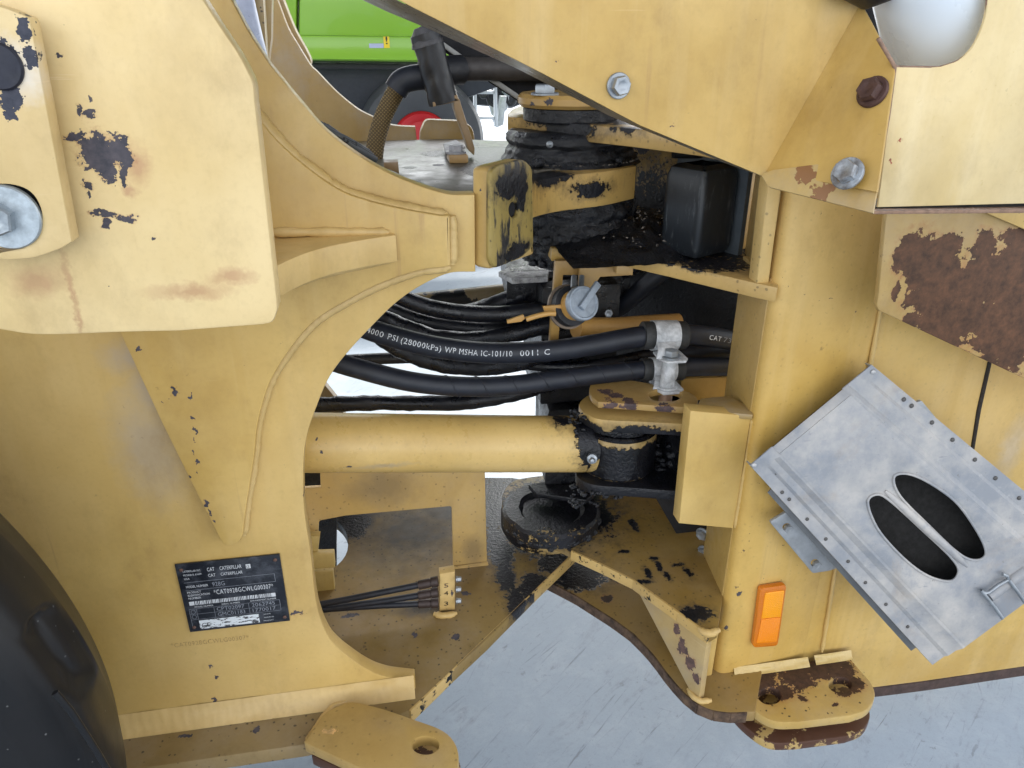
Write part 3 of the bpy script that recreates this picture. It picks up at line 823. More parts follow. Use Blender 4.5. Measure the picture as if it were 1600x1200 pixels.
# ================================================================== ARTICULATION HINGE (rear fork, bearings)
PX, PYv = .352, 1.385
HG = thing('hinge_joint', 'greasy black upper hinge bearing stack with bolted yellow cap', 'hinge', (PX, PYv, 1.17))
s_ = M_grease
m_cap = paint('hinge cap paint', (.50, .320, .108), chips=pxY([(838, 165, 3, 5), (860, 158, 5, 6), (828, 155, 3, 3)], 1.3), amp=.8, rough=.3, halo=False)
cylz('bearing_cap', PX, PYv, 1.391, 1.413, .096, m_cap, HG, .006)
cylz('cap_gasket', PX, PYv, 1.366, 1.392, .086, M_grease, HG, .003)
put('bolt', hexmesh(.019, .017, .024, .004), (PX-.058, PYv-.045, 1.413), (0, 0, 1), M_steel, HG, .3)
put('bolt', hexmesh(.019, .017, .024, .004), (PX+.05, PYv-.07, 1.413), (0, 0, 1), M_steel, HG, .1)
prof = [(.0001, 1.352), (.105, 1.352), (.114, 1.345), (.117, 1.335), (.112, 1.326), (.118, 1.318), (.119, 1.310), (.126, 1.302), (.130, 1.297), (.0001, 1.297)]
pp = []
for (a, b), (c, d_) in zip(prof[:-1], prof[1:]):
    for k_ in range(4): pp.append((a+(c-a)*k_/4, b+(d_-b)*k_/4))
pp.append(prof[-1])
lathe('bearing_boss', list(reversed(pp)), (PX, PYv, 0), (0, 0, 1), M_grease, HG, 120, jit=.0042, jsc=36, ang=70)
q = PY(859, 226, PYv-.128)
lathe('grease_nipple', [(.0001, .012), (.002, .011), (.003, .008), (.002, .006), (.005, .004), (.006, 0)], q, (-.1, -1, .25), M_steel, HG, 16)
prof = [(.0001, 1.24), (.108, 1.24), (.115, 1.22), (.110, 1.205), (.118, 1.19), (.120, 1.17), (.112, 1.16), (.104, 1.14), (.096, 1.115), (.0001, 1.115)]
pp = []
for (a, b), (c, d_) in zip(prof[:-1], prof[1:]):
    for k_ in range(4): pp.append((a+(c-a)*k_/4, b+(d_-b)*k_/4))
pp.append(prof[-1])
lathe('lower_bearing', list(reversed(pp)), (PX+.01, PYv-.02, 0), (0, 0, 1), grease_mat('wet grease', rough=.22, sc=80), HG, 120, jit=.006, jsc=48, ang=70, joff=5)

# ================================================================== REAR FRAME (right half)
RF = thing('rear_frame', 'yellow loader frame half with corner column, right of the hinge', 'loader frame', PY(1150, 1060, .98))
ZU, ZL = 1.370, 1.165
m = paint('upper fork paint', (.52, .339, .104), spat=.5, grease=pxZ([(930, 185, 95, 9), (870, 192, 55, 6), (1000, 190, 40, 6)], ZU) + [(PZ(880, 193, ZU), (.06, .05, .03)), (PZ(965, 201, ZU), (.035, .03, .012))], gamp=1.4, streak=0)
plate('upper_fork', [V(p) for p in ((794, 182), (793, 177), (800, 170), (815, 164), (860, 157), (1100, 150), (1200, 170), (1200, 232), (1100, 213), (992, 201), (949, 197), (892, 192), (836, 186))], ('Z', ZU), .029, m, RF, .003)
m = paint('lower fork paint', (.56, .369, .117), spat=.5, speck=.6, grease=pxZ([(960, 365, 130, 22), (1080, 395, 90, 22), (1040, 370, 130, 25), (1120, 405, 60, 14)], ZL+.02) and [(PZ(960, 360, ZL), (.16, .11, .004)), (PZ(1080, 390, ZL), (.14, .10, .004)), (PZ(1000, 345, ZL), (.2, .16, .004)), (PZ(1120, 412, ZL), (.06, .05, .004))], gamp=.9, streak=0)
plate('lower_fork', [V(p) for p in ((862, 388), (850, 372), (850, 350), (900, 320), (1010, 300), (1230, 350), (1215, 449), (1185, 443), (1050, 412), (940, 388), (915, 384))], ('Z', ZL), .024, m, RF, .003)
m_web = paint('web paint', (.56, .378, .126), spat=.5, streak=.4, grease=[(V((.6, 1.5, .78)), (.6, .7, .46))], gamp=.55,  # big grease blob: real grease, plus painted darkness for the gap below
              chips=[(V((.56, 1.6, 1.30)), (.012, .05, .03)), (V((.60, 1.55, 1.33)), (.01, .05, .02))], halo=False)
A = V((.475, 1.68)); B = V((.80, 1.30)); dr = (B-A).normalized(); nr = V((dr.y, -dr.x))
prism('web_plate', [A, B, B-nr*.02, A-nr*.02] if nr.y < 0 else [A, B, B+nr*.02, A+nr*.02], .46, 1.45, m_web, RF)

# column: left return flange, corner and front face (bent plate)
colm = paint('column paint', (.66, .441, .131), streak=.6, speck=.9, spat=.12, chips=pxY([(1133, 935, 2, 7), (1130, 960, 3, 8), (1137, 985, 2, 5), (1158, 930, 5, 5)], .98), amp=1.2, nsc=90, halo=False, rough=.36)
def column():
    # section in plan at the top and the bottom, lofted: return flange -> rounded corner -> front face -> shallow valley -> side face
    zt = PY(1240, 250, .985).z; zb = PY(1115, 1092, .985).z
    xl = PY(1227, 310, 1.0).x
    xr = PY(1378, 500, .985).x
    sec = [(xl+.004, 1.05), (xl, 1.004)]
    for k_ in range(7):
        a = pi+ (pi/2)*k_/6
        sec.append((xl+.018+.018*cos(a), 1.002+.018*sin(a)+.0))
    xm = xl+.018
    for k_ in range(1, 9):
        t = k_/8
        sec.append((xm+(xr-xm)*t, .984+.013*t*t))
    N = len(sec); vs, fs = [], []
    zs = [zb+(zt-zb)*j/20 for j in range(21)]
    for z in zs:
        for x_, y_ in sec: vs.append((x_, y_, z))
    for j in range(20):
        for i in range(N-1):
            fs.append((j*N+i, j*N+i+1, (j+1)*N+i+1, (j+1)*N+i))
    mesh('column', vs, fs, colm, RF, ang=50)
    return xl, xr, zb, zt
XL, XR, ZCB, ZCT = column()
# thick flange edge of the inner web beside the column (light strip)
m_fl = paint('flange paint', (.64, .446, .153), speck=.6, spat=.4, streak=.1)
plate('flange_edge', [V(p) for p in ((1203, 262), (1226, 262), (1199, 466), (1180, 464))], ('Y', 1.0), .03, m_fl, RF, .004)
m_ret = paint('return plate paint', (.50, .339, .108), speck=.8, streak=.3, spat=.25)
def vquad(name, a, b, th, mat, bev=.002):
    """vertical plate between two plan points, from za to zb: a=(x,y,z0,z1)"""
    pa, pb = V(a[:2]), V(b[:2]); d_ = (pb-pa).normalized(); n_ = V((d_.y, -d_.x, 0))
    if n_.dot(V((pa.x, pa.y, 0))) > 0: n_ = -n_
    return plate(name, [V((a[0], a[1], a[2])), V((b[0], b[1], b[2])), V((b[0], b[1], b[3])), V((a[0], a[1], a[3]))], ('N', V((a[0], a[1], a[2])), n_), th, mat, RF, bev, world=True)
p1 = PY(1196, 560, 1.012); p2 = PY(1139, 560, 1.13)
vquad('return_plate', (XL-.002, 1.004, PY(1150, 1000, 1.0).z+.0, 1.17), (max(p2.x, XL+.004), 1.13, .56, 1.17), .02, m_ret)
pu2 = PY(1168, 360, 1.17)
vquad('upper_return', (XL-.012, 1.02, 1.15, 1.37), (pu2.x, 1.17, 1.15, 1.37), .02, m_ret)

# rubber bumper on its steel backing
BU = thing('rubber_bumper', 'black rubber stop pad bolted on the steel backing below the cab panel', 'rubber bumper', (.52, 1.15, 1.18))
Rr_ = V((.506, 1.12)); axd = V((.084, .043)).normalized(); pe = V((-axd.y, axd.x))
zt, zb = PY(1095, 264, 1.12).z, PY(1095, 411, 1.12).z
Pp = Rr_+axd*.094
s = NT('scuffed rubber')
vv = s.noise(1.0, 6, .7, vec=s.map((150, 150, 26)))
s.set('Base Color', s.mix(s.math('MULTIPLY', s.ramp(vv, .56, .68), s.ramp(s.noise(14, 4), .42, .62)), (.010, .013, .017), (.10, .11, .115)))
s.set('Roughness', .42); s.set('Normal', s.bump(s.noise(1.0, 5, .6, vec=s.map((60, 60, 12))), .25, .003))
prism('pad', [(q.x*.001, q.y*.001) for q in F([(p.x*1000, p.y*1000, 13) for p in (Rr_, Pp-axd*.004, Pp-axd*.004+pe*.085, Rr_+pe*.085)], 6)], zb, zt, s.m, BU, .02)
zt2, zb2 = PY(1150, 258, 1.16).z, PY(1145, 408, 1.16).z
prism('backing_plate', [Pp-pe*.012, Pp-pe*.012+axd*.011, Pp+axd*.011+pe*.14, Pp+pe*.14], zb2-.006, zt2+.006, plain('grey edge steel', (.10, .12, .14), .5, .4), BU, .0015)
m = paint('bumper seat paint', (.60, .407, .135), speck=.4)
z3, z4 = PY(1165, 276, 1.17).z, PY(1165, 395, 1.17).z
pq = Pp+axd*.0115
prism('bumper_seat', [pq+pe*.004, pq+pe*.004+axd*.034, pq+axd*.034+pe*.10, pq+pe*.10], z4, z3+.03, m, RF, .008)
tube('bumper_rod', [PY(x, y, Y) for x, y, Y in ((1052, 240, 1.25), (1080, 240, 1.25), (1110, 240, 1.24))], .008, M_black, RF, 10)

# side face right of the column
sidem = paint('rear side paint', (.69, .466, .140), streak=.6, speck=.7, spat=.1, stain_tones=pxY([(1580, 700, 25, 60)], 1.0), stain_tone_col=(.55, .47, .36), rough=.36, haze=.1)
zcr = lambda x, y: PY(x, y, 1.0)
plate('rear_side_plate', [V(p) for p in ((1330, 250), (1760, 250), (1760, 1022), (1605, 1041), (1440, 1065), (1240, 1090))], ('Y', .998), .02, sidem, RF, .002)
tube('seam_sealant', [PY(x, y, .9995) for x, y in ((1583, 255), (1546, 560), (1528, 640), (1503, 800), (1500, 830))], .004, plain('black seam sealant', (.03, .022, .015), .8, 0, .5, 90, .6), RF, 8, jit=.002, jsc=120)
weld([PY(p.x, p.y, .993) for p in S([(1384, 440), (1362, 560), (1330, 740), (1284, 1020)])], .0035, M_weld, RF, ripple=.05)
m = plain('rusty edge', (.09, .055, .045), .7, .1, .5, 60, .5)
plate('bottom_rail', [V(p) for p in ((1280, 1084), (1368, 1076), (1446, 1066), (1605, 1041), (1760, 1020), (1760, 1036), (1605, 1056), (1446, 1080), (1368, 1090), (1280, 1098))], ('Y', 1.004), .03, m, RF, .003)

# towing eyes (two stacked plates) with a bright weld
zl1 = PY(1160, 1050, .984).z
m = paint('tow eye paint', (.55, .383, .126), chips=pxZ([(1185, 1062, 32, 24), (1215, 1083, 35, 14), (1280, 1045, 55, 18), (1245, 1058, 30, 20), (1335, 1068, 18, 14), (1315, 1050, 24, 14), (1320, 1083, 14, 8), (1255, 1092, 8, 6), (1305, 1100, 6, 4)], zl1), chipcol=(.032, .016, .010), amp=1.15, nsc=60, spat=.9, speck=.6, streak=0, haze=.3)
eye = [V(p) for p in ((1150, 1050, 0), (1325, 1024, 0))] + S([(1345, 1048), (1362, 1068), (1367, 1088), (1355, 1108), (1330, 1118)]) + S([(1250, 1128), (1215, 1128), (1190, 1118), (1160, 1094), (1143, 1072), (1143, 1060)])
plate('tow_eye', eye, ('Z', zl1), .020, m, RF, .003, holes=[circ(1203, 1087, 18, 13), circ(1313, 1070, 18, 12)])
E1 = [PZ(p.x, p.y, zl1) for p in eye]
m = paint('lower tow eye paint', (.52, .359, .126), rand=.47, randcol=RUST, randsc=26, spat=.5, speck=.6, streak=0, haze=.3)
zl2 = zl1-.052
plate('tow_eye', [V((q.x, q.y-.002, zl2)) for q in E1], ('Z', zl2), .020, m, RF, .003, world=True)
M_brightweld = plain('bright weld', (.50, .42, .30), .32, .15, .5, 60, .9, 70)
M_weld2 = paint('shiny weld paint', (.66, .50, .216), speck=.4, streak=0, rough=.22)
fillet('weld_fillet', PY(1146, 1046, .984).x, PY(1262, 1030, .984).x, .9845, zl1, .015, .012, M_weld2, RF)
fillet('weld_fillet', PY(1270, 1040, .984).x, PY(1328, 1030, .984).x, .9870, zl1, .014, .012, M_weld2, RF)

# lower hinge forks on the right half, gusset between them
ZF = .555
m_lf = paint('lower hitch paint', (.29, .189, .054), spat=.6, speck=.8, haze=.15, grease=[(PZ(860, 800, ZF), (.125, .12, .02)), (PZ(930, 812, ZF), (.05, .03, .01))]+[(PZ(x, y, ZF), (a_, b_, .01)) for x, y, a_, b_ in ((1012, 895, .006, .014), (1030, 885, .005, .016), (1022, 872, .01, .006), (1045, 900, .006, .012), (1060, 882, .012, .005), (1078, 895, .007, .014), (1085, 960, .03, .02), (975, 862, .012, .006), (990, 820, .008, .02), (1000, 910, .02, .006))], gamp=2.2, streak=0)  # top darkened for oil and dirt, and in place of shade overhead
lf = S([(872, 848), (830, 833), (800, 812), (786, 790), (787, 768), (805, 750), (850, 742)]) + [V(p) for p in ((1000, 740), (1090, 790), (1140, 860), (1122, 982), (1108, 990), (1060, 955), (990, 905))]
plate('lower_hitch_plate', lf, ('Z', ZF), .024, m_lf, RF, .003)
se = [PZ(p.x, p.y, ZF) for p in [V((893, 860, 0)), V((940, 881, 0)), V((990, 905.5, 0)), V((1060, 955.5, 0)), V((1108, 990.5, 0))]]
for qa, qb in zip(se[:-1], se[1:]):
    sn_ = V((qb.y-qa.y, -(qb.x-qa.x), 0)).normalized()
    if sn_.y > 0: sn_ = -sn_
    plate('plate_edge', [qa+sn_*.003, qb+sn_*.003, qb+sn_*.003-V((0, 0, .022)), qa+sn_*.003-V((0, 0, .022))], ('N', qa+sn_*.003, sn_), .005, m_edge, RF, .001, world=True)
ZK = .375
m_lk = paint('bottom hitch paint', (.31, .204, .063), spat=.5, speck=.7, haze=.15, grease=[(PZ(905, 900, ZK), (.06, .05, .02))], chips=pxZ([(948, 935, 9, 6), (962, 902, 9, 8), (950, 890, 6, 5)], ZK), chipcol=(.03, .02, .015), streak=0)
lk = [V(p) for p in ((800, 880), (853, 906), (900, 930), (960, 968))] + S([(990, 990), (1020, 1022), (1045, 1055), (1072, 1085), (1100, 1105), (1135, 1113), (1180, 1112)]) + [V(p) for p in ((1200, 1000), (1120, 860), (900, 820), (800, 830))]
plate('bottom_hitch_plate', lk, ('Z', ZK), .026, m_lk, RF, .004)
m_ek = plain('chipped rusty edge', (.085, .05, .036), .75, .1, .6, 60, .8, 50, col2=(.16, .10, .06))
ek = resample([PZ(p.x, p.y, ZK-.001) for p in lk[1:-5]], .03)
for qa, qb in zip(ek[:-1], ek[1:]):
    sn_ = V((qb.y-qa.y, -(qb.x-qa.x), 0)).normalized()
    if sn_.y > 0: sn_ = -sn_
    plate('plate_edge', [qa+sn_*.003, qb+sn_*.003, qb+sn_*.003-V((0, 0, .024)), qa+sn_*.003-V((0, 0, .024))], ('N', qa+sn_*.003, sn_), .006, m_ek, RF, .0002, world=True)
ga, gb, gc, gd = PZ(988, 908, ZF-.022), PZ(1106, 992, ZF-.022), PZ(1092, 1094, ZK+.002), PZ(1080, 1085, ZK+.002)
gn = (gb-ga).cross(gc-ga).normalized()
if gn.y > 0: gn = -gn
m = paint('gusset paint', (.52, .385, .18), chips=[(PN(x, y, ga, gn), (r_, r_*1.3, q_)) for x, y, r_, q_ in ((1058, 985, .007, .012), (1066, 1010, .009, .018), (1078, 1035, .010, .018), (1088, 1060, .007, .012), (1030, 942, .006, .010))], chipcol=(.06, .038, .036), amp=.9, nsc=70, haze=.5, streak=.2)
plate('gusset', [ga, gb, gc, gd], ('N', ga, gn), .016, m, RF, .002, world=True)
plate('gusset_flange', [V(p) for p in ((1108, 988), (1124, 986), (1108, 1088), (1094, 1090))], ('Y', .984), .02, m_fl, RF, .004)
weld([PZ(x, y, ZF+.0) for x, y in [(1092, 982), (1100, 988), (1110, 990), (1124, 984)]], .006, M_weld, RF)
weld([PZ(x, y, ZK+.004) for x, y in ((1075, 1076), (1085, 1090), (1096, 1096), (1112, 1094))], .006, M_weld, RF)
vquad('lower_return', (XL-.002, 1.004, .37, .80), (PY(1094, 900, 1.15).x, 1.15, .37, .80), .02, m_ret)
# lower bearing ring and greased swivel at the lower hinge
LH = thing('lower_hinge', 'greasy lower hinge boss with chipped yellow ring under the steering cylinder', 'hinge', (PX, 1.40, .43))
m_rg = paint('lower ring paint', (.56, .388, .144), grease=[(V((PX, 1.40, .57)), (.26, .26, .26))], gamp=1.5, streak=0)
cx, cy = PZ(862, 788, .60).x, PZ(862, 788, .60).y
lathe('hinge_ring', [(.062, .556), (.098, .556), (.104, .562), (.104, .588), (.098, .594), (.070, .594), (.062, .585)], (cx, cy, 0), (0, 0, 1), m_rg, LH, 64, jit=.003, jsc=40)
lathe('hinge_pin', [(.0001, .556), (.060, .556), (.060, .575), (.0001, .578)], (cx, cy, 0), (0, 0, 1), M_grease, LH, 40, jit=.004, jsc=60)
plate('lock_tab', F([(826, 757), (905, 757, 6), (930, 770), (915, 781), (838, 770)]), ('Z', .615), .012, m_rg, LH, .002)
cb = PZ(840, 848, .49)
lathe('lower_boss', [(.088, .46), (.098, .465), (.104, .48), (.104, .512), (.100, .53)], (PZ(846, 812, .49).x+.01, PZ(846, 812, .49).y, 0), (0, 0, 1), paint('lower boss paint', (.62, .436, .171), grease=[(V((PX-.1, 1.42, .50)), (.10, .14, .06))], gamp=1.6, streak=0), LH, 56)
# bolts between return plate and box; black sheet added to darken the gap
for i, (x, y) in enumerate(((1098, 834), (1100, 862))):
    put('bolt', hexmesh(.011, .010, .014, .003), PY(x, y, 1.135), (-.8, -.6, 0), M_steel, RF, .4)
plate('gap_dark_sheet', F([(1020, 770), (1120, 780), (1105, 990), (1080, 930), (1072, 860)]), ('Y', 1.20), .01, M_black, RF, .001)

# ------------------------------------------------------------------ stop box on the column
m = paint('box paint', (.66, .461, .158), speck=.5, streak=.15)
bx = [V(p) for p in ((1079, 642), (1174, 650), (1146, 826), (1061, 818))]
plate('anchor_box', bx, ('Y', 1.0), .03, m, RF, .002)
weld([PY(x, y, 1.0) for x, y in ((1177, 652), (1170, 700), (1148, 826))], .004, M_weld, RF)

# ------------------------------------------------------------------ clevis plates of the steering cylinder
CV = thing('cylinder_clevis', 'chipped yellow clevis plates holding the steering cylinder eye', 'clevis', PY(990, 780, 1.1))
zc1 = PY(1005, 632, 1.09).z
m = paint('slotted plate paint', (.44, .291, .099), chips=[(PZ(947, 612, zc1), (.012, .014, .004)), (PZ(962, 618, zc1), (.014, .012, .004)), (PZ(953, 633, zc1-.006), (.012, .02, .009)), (PZ(983, 634, zc1-.006), (.016, .02, .009)), (PZ(1041, 640, zc1-.006), (.014, .02, .008))], chipcol=(.045, .03, .032), amp=1.1, nsc=70, speck=.6, streak=0)
c1 = S([(935, 628), (924, 618), (921, 606), (930, 596), (964, 592), (1005, 597), (1040, 604), (1075, 612), (1090, 623), (1088, 632), (1079, 637)])
plate('slotted_plate', c1, ('Z', zc1), .012, m, CV, .0015, holes=[F([(1010, 614, 8), (1030, 608, 10), (1060, 610, 8), (1068, 618, 8), (1055, 627, 9), (1020, 626, 9)])])
zc2 = PY(1005, 658, 1.09).z
m = paint('clevis paint', (.58, .398, .140), grease=[(PZ(985, 664, zc2)+V((0, -.004, -.022)), (.075, .03, .017)), (PZ(1050, 668, zc2)+V((0, 0, -.022)), (.03, .02, .010)), (PZ(915, 655, zc2)+V((0, 0, -.02)), (.03, .05, .01))], gamp=.8, speck=.4, streak=0)
c2 = S([(1078, 663), (1000, 659), (943, 656), (922, 650), (908, 640), (906, 628), (925, 615), (960, 610)]) + [V((1078, 612, 0))]
plate('upper_clevis_plate', c2, ('Z', zc2), .024, m, CV, .002)
zc3 = PY(985, 757, 1.09).z
m = paint('lower clevis paint', (.56, .388, .135), grease=[(PZ(970, 745, zc3), (.16, .12, .028)), (PZ(930, 750, zc3), (.08, .06, .03))], gamp=.8, streak=0)
c3 = S([(1064, 768), (985, 762), (930, 758), (905, 748), (900, 735), (915, 722)]) + [V((1078, 715, 0)), V((1078, 760, 0))]
plate('lower_clevis_plate', c3, ('Z', zc3), .020, m, CV, .002)
prism('clevis_web', [(PY(1020, 700, 1.12).x+.03, 1.19), (PY(1070, 700, 1.06).x+.02, 1.08), (PY(1070, 700, 1.06).x+.05, 1.30), (PY(1020, 700, 1.12).x+.05, 1.30)], zc3, zc2, M_grease, CV)
plate('yellow_beam', F([(1064, 592), (1160, 588), (1160, 622), (1064, 628)]), ('Y', 1.24), .03, paint('beam paint', (.60, .407, .135)), RF, .003)
plate('shelf', [V(p) for p in ((1086, 640), (1095, 622), (1140, 618), (1180, 640), (1176, 648))], ('Z', PY(1120, 640, 1.02).z), .01, paint('shelf paint', (.40, .281, .108), haze=.6), RF, .002)

# ================================================================== steering cylinder
SY = 1.165
CY = thing('steering_cylinder', 'thick yellow hydraulic steering cylinder lying level across the middle', 'hydraulic cylinder', PY(690, 735, SY))
a = PY(380, 691, SY); b = PY(925, 694, SY)
rcy = 45.5*((PY(700, 690, SY)-CAMLOC).dot(FW))/FOC
m_cy = paint('cylinder paint', (.66, .451, .149), grease=[(PY(928, 670, SY-.03), (.035, .06, .055)), (PY(905, 640, SY-.02), (.04, .06, .016)), (PY(918, 690, SY-.05), (.014, .04, .05)), (PY(915, 735, SY), (.035, .05, .012)), (PY(880, 650, SY), (.02, .05, .01))], gamp=1.6,
             chips=pxY([(578, 667, 4, 4), (494, 690, 2, 2), (503, 705, 2, 2), (545, 731, 4, 1.5)], SY-.05), spat=.12, speck=.5, streak=0, rough=.3, amp=.6, halo=False, stain_tones=pxY([(575, 660, 40, 14), (600, 728, 60, 6), (760, 655, 60, 8)], SY-.05), stain_tone_col=(.36, .30, .22))
L_ = (b-a).length
tube('barrel', [a+(b-a)*k_/40 for k_ in range(41)], rcy, m_cy, CY, 64)
ec = PY(966, 694, SY); ec.z = b.z-.006
reb = 58*((ec-CAMLOC).dot(FW))/FOC
prof = [(.0001, -.042), (reb*.93, -.042), (reb, -.036), (reb*1.0, -.02), (reb, 0), (reb, .02), (reb, .033), (reb*.95, .040), (.0001, .040)]
m_eye = paint('cylinder eye paint', (.55, .378, .135), grease=[(ec+V((0, -.03, -.004)), (.3, .3, .036))], gamp=.75, streak=0)
lathe('eye', prof, ec, (0, 0, 1), m_eye, CY, 72, jit=.0022, jsc=70)
lathe('seal_ring', [(reb*.8, .040), (reb*.99, .0405), (reb*1.01, .043), (reb*1.01, .046), (reb*.97, .0485), (reb*.8, .0485)], ec, (0, 0, 1), plain('black seal', (.006, .006, .008), .22), CY, 64)
lathe('pin_collar', [(reb*.85, .048), (reb*.92, .05), (reb*.92, .066), (reb*.7, .068)], ec, (0, 0, 1), M_grease, CY, 64, jit=.003, jsc=70)
tube('neck', [b-V((.02, 0, 0)), b, b+(ec-b)*.5], [rcy*1.0, rcy*.92, rcy*.7], M_grease, CY, 48, jit=.003, jsc=60)
q = PY(925, 716, SY-.062)
lathe('grease_nipple', [(.0001, .016), (.0035, .015), (.0052, .010), (.0035, .007), (.009, .005), (.010, 0)], q, (-.25, -1, .2), M_steel, CY, 18)

# ================================================================== hydraulic hoses
def hose_px(L, n=10):
    return [PY(p.x, p.y, p.z) for p in S(L, n)]
def pxr(r, p): return r*((V(p)-CAMLOC).dot(FW))/FOC
s = NT('hose rubber')
s.set('Base Color', s.mix(s.ramp(s.noise(40, 5, .6), .35, .7), (.007, .009, .015), (.014, .017, .027)))
s.set('Roughness', .5); s.set('Normal', s.bump(s.noise(1.0, 3, .5, vec=s.map((12, 400, 400))), .12, .001))
M_hose = s.m
M_hoseg = grease_mat('greasy hose rubber', (.004, .005, .009), .3, .35, 60)
hoses = {}
def hose(label, L, r, mat=M_hose, name='hydraulic_hose', jit=0.0):
    p = hose_px(L); rr = pxr(r, p[len(p)//2])
    o_ = tube(name, p, rr, mat, None, 20, jit=jit, jsc=60)
    o_['group'] = 'hydraulic hoses passing through the hinge opening'
    tag(o_, label, 'hydraulic hose', 'hydraulic hoses passing through the hinge opening')
    return o_, p, rr
Yh = 1.24
h1, p1, r1 = hose('thick black hose printed with white pressure rating, held by the upper clamp', [(470, 470, 1.22), (560, 508, 1.22), (610, 525, 1.21), (680, 542, 1.20), (760, 551, 1.20), (850, 549, 1.20), (920, 540, 1.20), (1000, 526, 1.20), (1060, 522, 1.20), (1110, 526, 1.21), (1180, 540, 1.24), (1240, 556, 1.28)], 16.5)
h2, p2_, r2 = hose('thick black spiral-wrapped hose held by the lower clamp', [(430, 530, 1.22), (500, 557, 1.21), (560, 576, 1.20), (640, 596, 1.19), (720, 604, 1.185), (800, 602, 1.185), (880, 592, 1.19), (1000, 578, 1.20), (1060, 574, 1.20), (1160, 573, 1.22), (1240, 575, 1.26)], 15.5)
hose('dark hose just above the steering cylinder, behind the wrapped hose', [(440, 640, 1.30), (500, 632, 1.30), (600, 630, 1.30), (700, 630, 1.30), (780, 622, 1.30), (840, 606, 1.31), (900, 590, 1.33)], 11.5, M_hoseg, jit=.003)
hose('greasy hose sagging below the printed hose', [(520, 470, 1.34), (575, 510, 1.34), (630, 548, 1.33), (690, 568, 1.32), (750, 574, 1.32), (810, 566, 1.32), (870, 548, 1.33), (930, 530, 1.36)], 14, M_hoseg, jit=.003)
hose('uppermost black hose, running to the round metal cap', [(560, 430, 1.36), (640, 470, 1.36), (700, 486, 1.36), (770, 491, 1.36), (830, 486, 1.36), (880, 478, 1.38), (930, 465, 1.4)], 13, M_hoseg)
hose('black hose second from the top, beneath the uppermost hose', [(540, 450, 1.40), (600, 480, 1.40), (660, 502, 1.39), (720, 512, 1.38), (790, 514, 1.38), (850, 506, 1.38), (920, 490, 1.4)], 12, M_hoseg)
hose('greasy hose directly behind the printed lettering, third from the top', [(540, 470, 1.37), (590, 492, 1.36), (640, 514, 1.35), (700, 530, 1.34), (780, 526, 1.34), (850, 510, 1.34), (900, 500, 1.36)], 13, M_hoseg, jit=.003)
hose('black hose slanting up to the right behind the metal cap', [(900, 505, 1.46), (960, 485, 1.42), (1010, 445, 1.38), (1045, 415, 1.36)], 14, M_hose)
hose('black hose rising steeply behind the lower fork edge', [(900, 470, 1.50), (950, 440, 1.46), (990, 415, 1.42), (1030, 385, 1.40)], 13, M_hoseg)

_s = NT('worn white hose print')
_s.set('Base Color', _s.mix(_s.ramp(_s.noise(160, 5, .75), .52, .62), (.62, .64, .66), (.06, .065, .08))); _s.set('Roughness', .6); M_wprint = _s.m
hose('thin black hose crossing under the printed hose towards the clamp', [(470, 570, 1.44), (560, 562, 1.43), (680, 558, 1.40), (760, 560, 1.38), (850, 572, 1.36), (930, 570, 1.34), (1010, 555, 1.34), (1080, 548, 1.36), (1160, 552, 1.4)], 9, M_hoseg)
hose('thin greasy hose climbing from the hose bundle to the bearing underside', [(640, 505, 1.42), (720, 522, 1.40), (800, 500, 1.40), (850, 470, 1.42), (880, 440, 1.44)], 8, M_hoseg)
hose('thick dark hose under the bearing, left of the yellow bracket post', [(700, 500, 1.46), (760, 482, 1.44), (820, 462, 1.44), (880, 452, 1.46), (940, 455, 1.5)], 15, M_hoseg, jit=.003)
hose('short dark hose right of the clamp, between the two thick hoses', [(1050, 552, 1.30), (1100, 550, 1.29), (1160, 548, 1.30), (1220, 552, 1.33)], 12, M_hose)
def hose_text(parent, path, r, s_, start_px, h, width, name='printed_lettering', mat=None):
    P = resample(path, .002)
    # start at the path point nearest to the picture column
    def px(p):
        v = p-CAMLOC; return 800+FOC*v.dot(RT)/v.dot(FW)
    i0 = min(range(len(P)), key=lambda i: abs(px(P[i])-start_px))
    T, _ = frames(P)
    vs, fs = text_geo(s_, h/.72, 1.12)
    x0 = min(v.x for v in vs); x1 = max(v.x for v in vs); k_ = width/(x1-x0)
    out = []
    for v in vs:
        t = i0+(v.x-x0)*k_/.002
        i = max(0, min(len(P)-2, int(t))); p = P[i].lerp(P[i+1], t-i)
        tt = T[i]
        N_ = (CAMLOC-p); N_ = (N_-tt*N_.dot(tt)).normalized()
        Bv = N_.cross(tt)
        if Bv.z < 0: Bv = -Bv
        a_ = (v.y-h*.62)/r
        out.append(p+(N_*cos(a_)+Bv*sin(a_))*(r+.0006))
    return mesh(name, out, fs, mat or M_wprint, parent, smooth=False)
def plen(path, a_, b_):
    P = resample(path, .002)
    def px(p):
        v = p-CAMLOC; return 800+FOC*v.dot(RT)/v.dot(FW)
    ia = min(range(len(P)), key=lambda i: abs(px(P[i])-a_)); ib = min(range(len(P)), key=lambda i: abs(px(P[i])-b_))
    return abs(ib-ia)*.002
h1['_w'] = (0, 0, 0); h2['_w'] = (0, 0, 0)
hh = pxr(8.8, p1[40])
hose_text(h1, p1, r1, '4000 PSI', 575, hh, plen(p1, 575, 623))
hose_text(h1, p1, r1, '(28000kPa)', 627, hh, plen(p1, 627, 688))
hose_text(h1, p1, r1, 'WP MSHA', 693, hh, plen(p1, 693, 743))
hose_text(h1, p1, r1, 'IC-101/10', 748, hh, plen(p1, 748, 798))
hose_text(h1, p1, r1, '0011 C', 809, hh, plen(p1, 809, 855))
hose_text(h1, p1, r1, 'CAT', 1098, hh*.9, plen(p1, 1098, 1116), mat=M_white)
